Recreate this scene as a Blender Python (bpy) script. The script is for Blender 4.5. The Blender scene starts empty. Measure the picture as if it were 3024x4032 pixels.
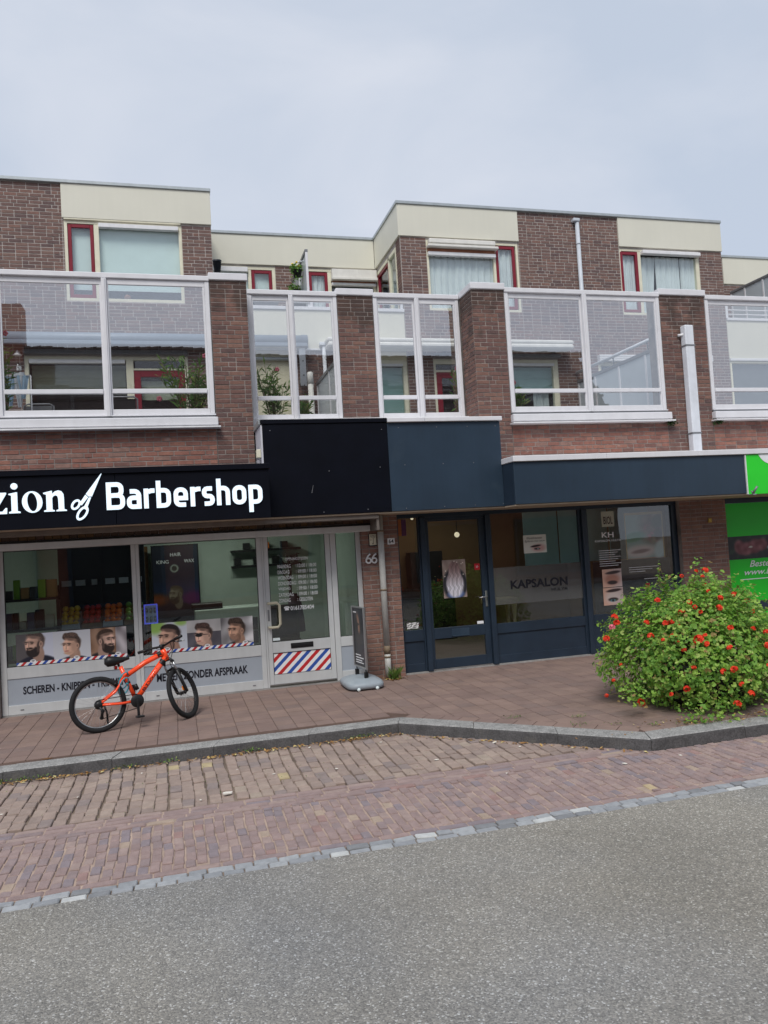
import bpy, bmesh, math, random
import numpy as np
from mathutils import Vector, Matrix
random.seed(7); rng = np.random.default_rng(7)
S = bpy.context.scene; COL = S.collection
PI = math.pi
# ---------------------------------------------------------------- camera
EYE = 1.893
YAW, PIT, ROL = 0.266574981, 0.0418007157, -0.0593690126
def cam_axes():
    cy, sy, cp, sp = math.cos(YAW), math.sin(YAW), math.cos(PIT), math.sin(PIT)
    f = Vector((sy*cp, cy*cp, sp)); r = Vector((cy, -sy, 0)); u = r.cross(f)
    return r*math.cos(ROL)+u*math.sin(ROL), -r*math.sin(ROL)+u*math.cos(ROL), f
CR, CU, CF = cam_axes()
cd = bpy.data.cameras.new('camera'); cam = bpy.data.objects.new('camera', cd); COL.objects.link(cam)
cam.matrix_world = Matrix(((CR.x, CU.x, -CF.x, 0), (CR.y, CU.y, -CF.y, 0), (CR.z, CU.z, -CF.z, EYE), (0, 0, 0, 1)))
cd.sensor_fit = 'VERTICAL'; cd.sensor_height = 36; cd.sensor_width = 27; cd.lens = 36*3028/4032
cd.clip_start = 0.05; cd.clip_end = 600
S.camera = cam
# ---------------------------------------------------------------- world: overcast daylight
SUN_EL, SUN_ROT = math.radians(52), math.radians(205)
w = bpy.data.worlds.new('World'); S.world = w; w.use_nodes = True
nt = w.node_tree; nt.nodes.clear(); N = nt.nodes.new; L = nt.links.new
out = N('ShaderNodeOutputWorld'); bg = N('ShaderNodeBackground'); bg.inputs['Strength'].default_value = 0.071
sky = N('ShaderNodeTexSky'); sky.sky_type = 'NISHITA'; sky.sun_disc = False; sky.sun_elevation = SUN_EL; sky.sun_rotation = SUN_ROT
tc = N('ShaderNodeTexCoord'); mp = N('ShaderNodeMapping'); mp.inputs['Scale'].default_value = (1.0, 1.0, 2.2)
nz = N('ShaderNodeTexNoise'); nz.inputs['Scale'].default_value = 2.4; nz.inputs['Detail'].default_value = 5; nz.inputs['Roughness'].default_value = 0.52; nz.inputs['Distortion'].default_value = 0.4
rp = N('ShaderNodeValToRGB'); rp.color_ramp.elements[0].position = .34; rp.color_ramp.elements[1].position = .68
rp.color_ramp.elements[0].color = (5.1, 5.75, 6.85, 1); rp.color_ramp.elements[1].color = (6.6, 6.95, 7.75, 1)
mx = N('ShaderNodeMix'); mx.data_type = 'RGBA'; mx.inputs[0].default_value = 0.93
L(tc.outputs['Generated'], mp.inputs['Vector']); L(mp.outputs[0], nz.inputs['Vector']); L(nz.outputs[0], rp.inputs[0])
L(sky.outputs[0], mx.inputs[6]); L(rp.outputs[0], mx.inputs[7]); L(mx.outputs[2], bg.inputs['Color']); L(bg.outputs[0], out.inputs['Surface'])
sl = bpy.data.lights.new('sun', 'SUN'); sl.energy = 1.5; sl.angle = math.radians(24); sl.color = (1, .96, .9)
sun = bpy.data.objects.new('sun', sl); COL.objects.link(sun)
sd = Vector((math.sin(SUN_ROT)*math.cos(SUN_EL), math.cos(SUN_ROT)*math.cos(SUN_EL), math.sin(SUN_EL)))
sun.rotation_euler = (-sd).to_track_quat('-Z', 'Y').to_euler(); sun.location = (0, 0, 30)
S.view_settings.view_transform = 'Standard'; S.view_settings.look = 'None'; S.view_settings.gamma = 1; S.view_settings.use_curve_mapping = False
S.view_settings.exposure = 0.66
# ---------------------------------------------------------------- helpers: materials
def lin(r, g, b):
    return tuple((c/255/12.92 if c <= 10 else ((c/255+.055)/1.055)**2.4) for c in (r, g, b))
MATS = {}
def M(name, col, rough=.6, metal=0., var=.1, vs=6., bump=0., bs=80., tones=None, streak=0., spec=.4, stain=None, emit=None, trans=0., fine=0., fs=300., coat=0.):
    m = bpy.data.materials.new(name); m.use_nodes = True; t = m.node_tree; t.nodes.clear()
    N = t.nodes.new; L = t.links.new
    o = N('ShaderNodeOutputMaterial'); p = N('ShaderNodeBsdfPrincipled'); L(p.outputs[0], o.inputs[0])
    p.inputs['Roughness'].default_value = rough; p.inputs['Metallic'].default_value = metal; p.inputs['Specular IOR Level'].default_value = spec
    p.inputs['Coat Weight'].default_value = coat
    geo = N('ShaderNodeNewGeometry')
    if tones:
        oi = N('ShaderNodeObjectInfo'); ad = N('ShaderNodeMath'); ad.operation = 'ADD'; fr = N('ShaderNodeMath'); fr.operation = 'FRACT'
        L(oi.outputs['Random'], ad.inputs[0]); L(geo.outputs['Random Per Island'], ad.inputs[1]); L(ad.outputs[0], fr.inputs[0])
        r = N('ShaderNodeValToRGB'); r.color_ramp.interpolation = 'CONSTANT'; e = r.color_ramp.elements
        tot = sum(a for a, c in tones); acc = 0
        for i, (a, c) in enumerate(tones):
            el = e[0] if i == 0 else (e[1] if i == 1 else e.new(min(acc/tot, .999)))
            el.position = acc/tot; el.color = (*c, 1); acc += a
        L(fr.outputs[0], r.inputs[0]); c = r.outputs[0]
    else:
        rgb = N('ShaderNodeRGB'); rgb.outputs[0].default_value = (*col, 1); c = rgb.outputs[0]
    def mul(c, scale, lo, hi, mapping=None, detail=4):
        n = N('ShaderNodeTexNoise'); n.inputs['Scale'].default_value = scale; n.inputs['Detail'].default_value = detail
        src = geo.outputs['Position']
        if mapping:
            q = N('ShaderNodeMapping'); q.inputs['Scale'].default_value = mapping; L(src, q.inputs[0]); src = q.outputs[0]
        L(src, n.inputs['Vector'])
        a = N('ShaderNodeMapRange'); a.inputs['From Min'].default_value = .3; a.inputs['From Max'].default_value = .7
        a.inputs['To Min'].default_value = lo; a.inputs['To Max'].default_value = hi; L(n.outputs[0], a.inputs[0])
        k = N('ShaderNodeMix'); k.data_type = 'RGBA'; k.blend_type = 'MULTIPLY'; k.inputs[0].default_value = 1
        L(c, k.inputs[6]); L(a.outputs[0], k.inputs[7]); return k.outputs[2]
    if var: c = mul(c, vs, 1-var, 1+var)
    if fine: c = mul(c, fs, 1-fine, 1+fine, detail=2)
    if streak: c = mul(c, 1., 1-streak, 1.0+streak*.3, (14, 14, .9))
    if stain:   # (color, scale, threshold, strength, zlo, zhi): grime patches, optionally strongest towards zhi
        n = N('ShaderNodeTexNoise'); n.inputs['Scale'].default_value = stain[1]; n.inputs['Detail'].default_value = 5; L(geo.outputs['Position'], n.inputs['Vector'])
        a = N('ShaderNodeMapRange'); a.inputs['From Min'].default_value = stain[2]; a.inputs['From Max'].default_value = stain[2]+.12; a.inputs['To Max'].default_value = stain[3]
        src = n.outputs[0]
        if len(stain) > 4:
            sx = N('ShaderNodeSeparateXYZ'); L(geo.outputs['Position'], sx.inputs[0])
            g = N('ShaderNodeMapRange'); g.inputs['From Min'].default_value = stain[4]; g.inputs['From Max'].default_value = stain[5]; g.inputs['To Max'].default_value = .35; L(sx.outputs[2], g.inputs[0])
            s2 = N('ShaderNodeMath'); s2.operation = 'ADD'; L(src, s2.inputs[0]); L(g.outputs[0], s2.inputs[1]); src = s2.outputs[0]
        L(src, a.inputs[0])
        k = N('ShaderNodeMix'); k.data_type = 'RGBA'; L(a.outputs[0], k.inputs[0]); L(c, k.inputs[6]); k.inputs[7].default_value = (*stain[0], 1); c = k.outputs[2]
    L(c, p.inputs['Base Color'])
    if bump:
        n = N('ShaderNodeTexNoise'); n.inputs['Scale'].default_value = bs; n.inputs['Detail'].default_value = 4; L(geo.outputs['Position'], n.inputs['Vector'])
        b = N('ShaderNodeBump'); b.inputs['Strength'].default_value = bump; b.inputs['Distance'].default_value = .01; L(n.outputs[0], b.inputs['Height']); L(b.outputs[0], p.inputs['Normal'])
    if emit:
        p.inputs['Emission Color'].default_value = (*emit[0], 1); p.inputs['Emission Strength'].default_value = emit[1]
    if trans:
        tr = N('ShaderNodeBsdfTranslucent'); L(c, tr.inputs[0]); ms = N('ShaderNodeMixShader'); ms.inputs[0].default_value = trans
        L(p.outputs[0], ms.inputs[1]); L(tr.outputs[0], ms.inputs[2]); L(ms.outputs[0], o.inputs[0])
    MATS[name] = m; return m
def glass_mat(name, tint=(.93, .96, .95), ior=1.75, rough=0.0, frost=0.0, fcol=(.5, .6, .58)):
    m = bpy.data.materials.new(name); m.use_nodes = True; t = m.node_tree; t.nodes.clear(); N = t.nodes.new; L = t.links.new
    o = N('ShaderNodeOutputMaterial'); tr = N('ShaderNodeBsdfTransparent'); tr.inputs[0].default_value = (*tint, 1)
    gl = N('ShaderNodeBsdfGlossy'); gl.inputs['Roughness'].default_value = rough; gl.inputs[0].default_value = (.95, .97, 1, 1)
    fr = N('ShaderNodeFresnel'); fr.inputs[0].default_value = ior; ge = N('ShaderNodeNewGeometry')
    iv = N('ShaderNodeMath'); iv.operation = 'SUBTRACT'; iv.inputs[0].default_value = 1; L(ge.outputs['Backfacing'], iv.inputs[1])
    mu = N('ShaderNodeMath'); mu.operation = 'MULTIPLY'; L(fr.outputs[0], mu.inputs[0]); L(iv.outputs[0], mu.inputs[1])
    base = tr.outputs[0]
    if frost:
        df = N('ShaderNodeBsdfDiffuse'); df.inputs[0].default_value = (*fcol, 1); ts = N('ShaderNodeBsdfTranslucent'); ts.inputs[0].default_value = (*fcol, 1)
        ad = N('ShaderNodeMixShader'); ad.inputs[0].default_value = .4; L(df.outputs[0], ad.inputs[1]); L(ts.outputs[0], ad.inputs[2])
        m2 = N('ShaderNodeMixShader'); m2.inputs[0].default_value = frost; L(tr.outputs[0], m2.inputs[1]); L(ad.outputs[0], m2.inputs[2]); base = m2.outputs[0]
    n = N('ShaderNodeTexNoise'); n.inputs['Scale'].default_value = 1.3; L(ge.outputs['Position'], n.inputs['Vector'])
    b = N('ShaderNodeBump'); b.inputs['Strength'].default_value = .04; b.inputs['Distance'].default_value = .02; L(n.outputs[0], b.inputs['Height']); L(b.outputs[0], gl.inputs['Normal'])
    ms = N('ShaderNodeMixShader'); L(mu.outputs[0], ms.inputs[0]); L(base, ms.inputs[1]); L(gl.outputs[0], ms.inputs[2]); L(ms.outputs[0], o.inputs[0])
    MATS[name] = m; return m
def print_mat(name, rough=.45):
    m = bpy.data.materials.new(name); m.use_nodes = True; t = m.node_tree; p = t.nodes['Principled BSDF']; p.inputs['Roughness'].default_value = rough
    a = t.nodes.new('ShaderNodeVertexColor'); a.layer_name = 'print'; t.links.new(a.outputs[0], p.inputs['Base Color']); MATS[name] = m; return m
def asphalt_mat():
    m = bpy.data.materials.new('asphalt'); m.use_nodes = True; t = m.node_tree; p = t.nodes['Principled BSDF']; N = t.nodes.new; L = t.links.new
    p.inputs['Roughness'].default_value = .85; p.inputs['Specular IOR Level'].default_value = .3
    g = N('ShaderNodeNewGeometry'); v = N('ShaderNodeTexVoronoi'); v.inputs['Scale'].default_value = 120; L(g.outputs['Position'], v.inputs['Vector'])
    sp = N('ShaderNodeSeparateColor'); L(v.outputs['Color'], sp.inputs[0])
    r = N('ShaderNodeValToRGB'); e = r.color_ramp.elements; e[0].color = (.265, .257, .243, 1); e[1].color = (.41, .397, .373, 1); e[1].position = .55
    for pos, c in ((.8, (.46, .44, .40)), (.93, (.58, .56, .52)), (.985, (.8, .8, .78))):
        q = e.new(pos); q.color = (*c, 1)
    L(sp.outputs[0], r.inputs[0])
    d = N('ShaderNodeMapRange'); d.inputs['From Min'].default_value = 0.0; d.inputs['From Max'].default_value = .007; d.inputs['To Min'].default_value = 1.08; d.inputs['To Max'].default_value = .6; L(v.outputs['Distance'], d.inputs[0])
    n = N('ShaderNodeTexNoise'); n.inputs['Scale'].default_value = .9; n.inputs['Detail'].default_value = 6; L(g.outputs['Position'], n.inputs['Vector'])
    a = N('ShaderNodeMapRange'); a.inputs['From Min'].default_value = .3; a.inputs['From Max'].default_value = .7; a.inputs['To Min'].default_value = .88; a.inputs['To Max'].default_value = 1.12; L(n.outputs[0], a.inputs[0])
    mm = N('ShaderNodeMath'); mm.operation = 'MULTIPLY'; L(d.outputs[0], mm.inputs[0]); L(a.outputs[0], mm.inputs[1])
    k = N('ShaderNodeMix'); k.data_type = 'RGBA'; k.blend_type = 'MULTIPLY'; k.inputs[0].default_value = 1; L(r.outputs[0], k.inputs[6]); L(mm.outputs[0], k.inputs[7]); L(k.outputs[2], p.inputs['Base Color'])
    n2 = N('ShaderNodeTexNoise'); n2.inputs['Scale'].default_value = .35; n2.inputs['Detail'].default_value = 4; L(g.outputs['Position'], n2.inputs['Vector'])
    wr = N('ShaderNodeValToRGB'); wr.color_ramp.elements[0].position = .38; wr.color_ramp.elements[1].position = .62; wr.color_ramp.elements[0].color = (1.05, 1.02, .955, 1); wr.color_ramp.elements[1].color = (.97, .99, 1.03, 1); L(n2.outputs[0], wr.inputs[0])
    k2 = N('ShaderNodeMix'); k2.data_type = 'RGBA'; k2.blend_type = 'MULTIPLY'; k2.inputs[0].default_value = 1; L(k.outputs[2], k2.inputs[6]); L(wr.outputs[0], k2.inputs[7])
    n3 = N('ShaderNodeTexNoise'); n3.inputs['Scale'].default_value = 2.6; n3.inputs['Detail'].default_value = 3; n3.inputs['Distortion'].default_value = 1.; L(g.outputs['Position'], n3.inputs['Vector'])
    a3 = N('ShaderNodeMapRange'); a3.inputs['From Min'].default_value = .66; a3.inputs['From Max'].default_value = .8; a3.inputs['To Min'].default_value = 1; a3.inputs['To Max'].default_value = .8; L(n3.outputs[0], a3.inputs[0])
    k3 = N('ShaderNodeMix'); k3.data_type = 'RGBA'; k3.blend_type = 'MULTIPLY'; k3.inputs[0].default_value = 1; L(k2.outputs[2], k3.inputs[6]); L(a3.outputs[0], k3.inputs[7]); L(k3.outputs[2], p.inputs['Base Color'])
    b = N('ShaderNodeBump'); b.invert = True; b.inputs['Strength'].default_value = .7; b.inputs['Distance'].default_value = .006; L(v.outputs['Distance'], b.inputs['Height']); L(b.outputs[0], p.inputs['Normal'])
    MATS['asphalt'] = m
# brick tones
M('brick_upper', (0, 0, 0), .85, tones=[(3, lin(116, 92, 86)), (3, lin(109, 87, 82)), (2, lin(122, 98, 90)), (1.2, lin(101, 82, 80)), (1, lin(126, 97, 88))], var=.14, vs=25, bump=.4, bs=120, fine=.08)
M('brick_front', (0, 0, 0), .85, tones=[(3, lin(115, 86, 79)), (3, lin(107, 81, 76)), (2, lin(123, 92, 82)), (1.2, lin(98, 77, 74)), (1, lin(129, 98, 87))], var=.16, vs=25, bump=.4, bs=120, fine=.08, stain=(lin(66, 54, 49), 3.2, .66, .75, 4.7, 5.75))
M('brick_strip', (0, 0, 0), .85, tones=[(3, lin(143, 99, 87)), (3, lin(134, 94, 84)), (2, lin(150, 106, 92)), (1.2, lin(120, 88, 81)), (1, lin(141, 110, 100))], var=.16, vs=22, bump=.4, bs=120, fine=.08, stain=(lin(190, 180, 172), 7.5, .66, .55))
M('brick_low', (0, 0, 0), .85, tones=[(3, lin(136, 103, 92)), (3, lin(128, 98, 89)), (2, lin(143, 111, 98)), (1.2, lin(121, 94, 87))], var=.14, vs=25, bump=.4, bs=120, fine=.08)
M('mortar', lin(176, 169, 164), .95, var=.18, vs=9, bump=.3, fine=.1)
M('mortar_dark', lin(138, 129, 124), .95, var=.4, vs=5, bump=.3, fine=.1, stain=(lin(176, 168, 160), 6, .6, .7))
M('white_alu', lin(222, 222, 226), .45, var=.04, vs=5, streak=.03, stain=(lin(150, 148, 140), 9, .74, .5))
M('white_paint', lin(226, 226, 228), .5, var=.05, streak=.06)
M('cream_panel', lin(216, 214, 200), .55, var=.03, vs=1.2, streak=.015)
M('cream_frame', lin(222, 218, 196), .45, var=.06, vs=7)
M('cream_render', lin(216, 210, 184), .8, var=.06, vs=2, streak=.08, bump=.1)
M('red_paint', lin(128, 26, 44), .35, var=.1, vs=5)
M('coping', lin(178, 184, 186), .35, metal=.5, var=.06, streak=.06)
M('blind_white', lin(226, 238, 240), .8, var=.03)
M('blind_beige', lin(180, 180, 165), .7, var=.06)
M('curtain', lin(234, 238, 243), .9, var=.04, trans=.1)
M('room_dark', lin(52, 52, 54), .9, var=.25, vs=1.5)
M('grey_metal', lin(128, 130, 134), .4, metal=.3, var=.08)
M('grey_box', lin(96, 96, 98), .5, var=.1)
M('awning_grey', lin(128, 140, 154), .4, var=.06, streak=.06)
M('awning_white', lin(226, 224, 218), .4, var=.05, streak=.05)
M('fabric_brown', lin(146, 96, 74), .9, var=.15)
M('pvc_grey', lin(222, 226, 233), .4, var=.07, streak=.1)
M('pvc_upper', lin(196, 202, 210), .4, var=.07, streak=.08)
M('pvc_front', lin(190, 190, 186), .45, var=.1, streak=.12, stain=(lin(140, 132, 116), 8, .66, .6))
M('pvc_band', lin(128, 112, 92), .6)
M('screen_grey', lin(186, 194, 200), .35, var=.05, vs=2)
M('sign_black', (.0025, .0035, .008), .45, var=.2, vs=3, spec=.16)
M('navy', lin(43, 59, 75), .4, var=.12, vs=1.6, streak=.07, spec=.4, bump=.2, bs=1.6, stain=(lin(66, 80, 92), 2.2, .62, .3))
M('navy_frame', lin(38, 51, 66), .4, var=.12, vs=4, bump=.04, bs=60)
M('sign_letter', (.8, .85, .9), .4, var=0, emit=((.62, .84, 1.0), .42))
M('white_side', lin(206, 206, 214), .5, var=.04, streak=.05)
M('soffit', lin(176, 160, 140), .7, var=.1)
M('alu_shop', lin(200, 203, 204), .42, metal=.05, var=.06, vs=4, streak=.05)
M('alu_panel', lin(160, 168, 178), .5, metal=.0, var=.05, vs=3)
M('shutter', lin(112, 104, 98), .5, metal=.2, var=.12)
M('shutter_slat', (0, 0, 0), .6, tones=[(3, lin(70, 52, 40)), (2, lin(92, 66, 36)), (2, lin(84, 60, 48))], var=.15)
M('black', lin(22, 22, 24), .45, var=.15)
M('black_gloss', lin(14, 15, 20), .15, var=.1)
M('rubber', lin(26, 26, 28), .75, var=.15, vs=30, bump=.3, bs=200)
M('ink', lin(20, 20, 34), .5, var=0)
M('white_vinyl', lin(232, 234, 238), .5, var=.03)
M('grey_vinyl', lin(70, 66, 70), .5, var=.1)
M('green_vinyl', lin(30, 200, 40), .4, var=.05, vs=2, spec=.4)
M('green_sign', lin(40, 214, 44), .35, var=.04, vs=2)
M('concrete', lin(150, 148, 146), .9, var=.16, vs=8, bump=.4, bs=150, fine=.16, fs=220)
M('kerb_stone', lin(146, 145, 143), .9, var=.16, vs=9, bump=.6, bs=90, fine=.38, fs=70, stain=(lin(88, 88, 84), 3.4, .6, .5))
M('paving_tile', (0, 0, 0), .9, tones=[(3, lin(133, 113, 105)), (3, lin(129, 109, 102)), (2, lin(137, 116, 107)), (1, lin(126, 108, 102))], var=.12, vs=3, bump=.35, bs=140, fine=.1, fs=220, stain=(lin(156, 138, 120), 3.2, .66, .45))
M('bay_brick', (0, 0, 0), .9, tones=[(3, lin(156, 138, 128)), (3, lin(150, 133, 124)), (2, lin(160, 143, 132)), (2, lin(145, 129, 121)), (1, lin(139, 126, 122)), (0.07, lin(178, 162, 128)), (0.3, lin(162, 147, 134))], var=.12, vs=14, bump=.5, bs=120, fine=.12, fs=200)
M('lane_brick', (0, 0, 0), .9, tones=[(3, lin(151, 131, 127)), (3, lin(145, 126, 123)), (2, lin(155, 136, 130)), (2, lin(141, 125, 124)), (1, lin(135, 124, 128)), (0.08, lin(182, 164, 132)), (0.25, lin(165, 147, 132)), (0.25, lin(149, 122, 117))], var=.12, vs=14, bump=.5, bs=120, fine=.12, fs=200)
M('cobble', (0, 0, 0), .85, tones=[(3, lin(148, 151, 155)), (3, lin(139, 142, 146)), (2, lin(158, 161, 164)), (0.7, lin(186, 188, 187)), (1.4, lin(127, 129, 132))], var=.12, vs=20, bump=.5, bs=90, fine=.1)
M('joint_sand', lin(124, 110, 98), .95, var=.3, vs=5, bump=.5, fine=.15, stain=(lin(70, 82, 44), 3, .62, .6))
M('joint_lane', lin(168, 148, 134), .95, var=.2, vs=6, bump=.4, fine=.12)
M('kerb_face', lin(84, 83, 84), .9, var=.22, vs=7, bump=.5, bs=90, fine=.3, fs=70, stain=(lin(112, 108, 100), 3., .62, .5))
M('joint_pave', lin(92, 74, 66), .95, var=.2, vs=5)
M('orange', (1.0, .085, .018), .3, var=.03, coat=.5)
M('silver', lin(176, 178, 180), .3, metal=.85, var=.05)
M('dark_metal', lin(44, 44, 46), .4, metal=.5, var=.1)
M('teal', lin(60, 150, 165), .5)
M('reflector_red', lin(120, 18, 14), .25); M('reflector_amber', lin(236, 130, 30), .25)
M('sign_base', lin(150, 160, 168), .45, var=.08, vs=7)
M('handle_cream', lin(196, 190, 168), .4, var=.06)
M('leaf_geranium', (0, 0, 0), .55, tones=[(3, lin(146, 190, 80)), (3, lin(126, 172, 74)), (2, lin(170, 204, 98)), (2, lin(104, 150, 64)), (0.9, lin(186, 206, 118)), (0.5, lin(168, 144, 92))], var=.12, vs=40, trans=.45)
M('leaf_oleander', (0, 0, 0), .5, tones=[(3, lin(104, 148, 66)), (3, lin(84, 128, 58)), (2, lin(128, 164, 80)), (1, lin(160, 174, 96))], var=.1, vs=40, trans=.25)
M('moss', lin(52, 70, 34), .9, var=.3, vs=40)
M('leaf_weed', (0, 0, 0), .6, tones=[(2, lin(92, 120, 52)), (2, lin(76, 104, 44)), (1, lin(124, 136, 70))], var=.15, vs=30)
M('stem', lin(92, 84, 50), .8)
M('petal_red', (0, 0, 0), .6, tones=[(3, (.90, .075, .03)), (2, (.95, .12, .045)), (1, (.74, .04, .02))], var=.1, vs=60, trans=.25)
M('petal_pink', (.8, .22, .3), .6, var=.1, trans=.2)
M('petal_yellow', (.8, .55, .05), .6, var=.1)
M('pot', lin(58, 60, 62), .7, var=.15, bump=.2)
M('dry_leaf', (0, 0, 0), .8, tones=[(3, lin(150, 112, 66)), (2, lin(182, 148, 90)), (2, lin(116, 84, 54)), (1, lin(200, 186, 130))], var=.1)
M('litter_white', lin(226, 222, 212), .7)
M('wall_mint', lin(172, 184, 175), .8, var=.04); M('wall_ochre', lin(112, 92, 66), .85, var=.15, vs=1.5); M('floor_grey', lin(110, 108, 104), .6, var=.12)
M('ceiling', lin(206, 210, 204), .85, var=.03)
M('cabinet_navy', lin(20, 28, 42), .5); M('paper_grey', lin(178, 184, 200), .6, var=.05); M('wood', lin(120, 84, 48), .6, var=.2, vs=12)
M('cream_wood', lin(196, 178, 136), .6, var=.08)
M('teal_blind', lin(150, 182, 182), .7, var=.05)
M('multi', (0, 0, 0), .5, tones=[(2, lin(60, 64, 70)), (2, lin(150, 150, 140)), (1, lin(120, 160, 50)), (1, lin(60, 80, 110)), (1, lin(170, 130, 80)), (1, lin(30, 30, 32))], var=.08)
M('fruit_red', (0, 0, 0), .4, tones=[(2, lin(160, 30, 30)), (2, lin(190, 140, 30)), (2, lin(190, 80, 30)), (2, lin(80, 120, 40))], var=.1)
M('lamp_glow', (.8, .8, .8), .5, emit=((1, .95, .85), 6.)); M('bulb_glow', (.9, .8, .6), .5, emit=((1, .85, .6), .45))
M('house_brick', lin(126, 78, 62), .9, var=.2, vs=3); M('roof_tile', (0, 0, 0), .8, tones=[(2, lin(62, 48, 44)), (2, lin(54, 44, 42)), (1, lin(70, 54, 48))], var=.15)
M('cloth_white', lin(224, 230, 238), .9, var=.06); M('cloth_blue', lin(170, 200, 226), .9, var=.1)
M('fabric_plum', lin(70, 56, 66), .9); M('gold', lin(180, 150, 70), .4, metal=.3)
M('blue_glow', lin(70, 80, 200), .5, emit=((.12, .14, .9), .4))
M('display_back', lin(130, 140, 160), .5, emit=((.5, .6, .8), .05)); M('orange_card', lin(210, 110, 40), .6); M('purple_card', lin(90, 30, 110), .6); M('red_card', lin(190, 30, 44), .5)
glass_mat('glass', ior=2.0); glass_mat('glass_screen', (.96, .97, .97), 3.7); glass_mat('glass_frost', ior=1.6, frost=.8, fcol=(.42, .56, .5)); glass_mat('glass_band', ior=1.6, frost=.42, fcol=(.26, .255, .26))
glass_mat('glass_green', (.80, .86, .835), 2.1)
print_mat('print'); print_mat('print_gloss', .3)
asphalt_mat()
# ---------------------------------------------------------------- helpers: meshes
OFF = {}
def off(o):
    return OFF.get(o.name, Vector((0, 0, 0))) if o else Vector((0, 0, 0))
def unit_bevbox():
    idx = {}; V = []; 
    for sx in (0, 1):
        for sy in (0, 1):
            for sz in (0, 1):
                for a in range(3): idx[(sx, sy, sz, a)] = len(V); V.append((sx, sy, sz, a))
    F = []
    for a in range(3):
        for s in (0, 1):
            q = []
            for (p, r) in ((0, 0), (1, 0), (1, 1), (0, 1)):
                k = [0, 0, 0]; k[a] = s; k[(a+1) % 3] = p; k[(a+2) % 3] = r; q.append(idx[(*k, a)])
            F.append(q if s else q[::-1])
    for a in range(3):
        b = (a+1) % 3; c = (a+2) % 3
        for s in (0, 1):
            for r in (0, 1):
                def k(cc, ax):
                    v = [0, 0, 0]; v[a] = s; v[b] = r; v[c] = cc; return idx[(*v, ax)]
                q = [k(0, a), k(0, b), k(1, b), k(1, a)]
                F.append(q if s == r else q[::-1])
    for sx in (0, 1):
        for sy in (0, 1):
            for sz in (0, 1):
                q = [idx[(sx, sy, sz, a)] for a in range(3)]
                F.append(q if (sx+sy+sz) % 2 else q[::-1])
    return V, F
UBV, UBF = unit_bevbox()
UBA = np.array([[v[0], v[1], v[2]] for v in UBV], float); UBX = np.array([[0 if v[3] == i else (1 if v[i] == 0 else -1) for i in range(3)] for v in UBV], float)
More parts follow.
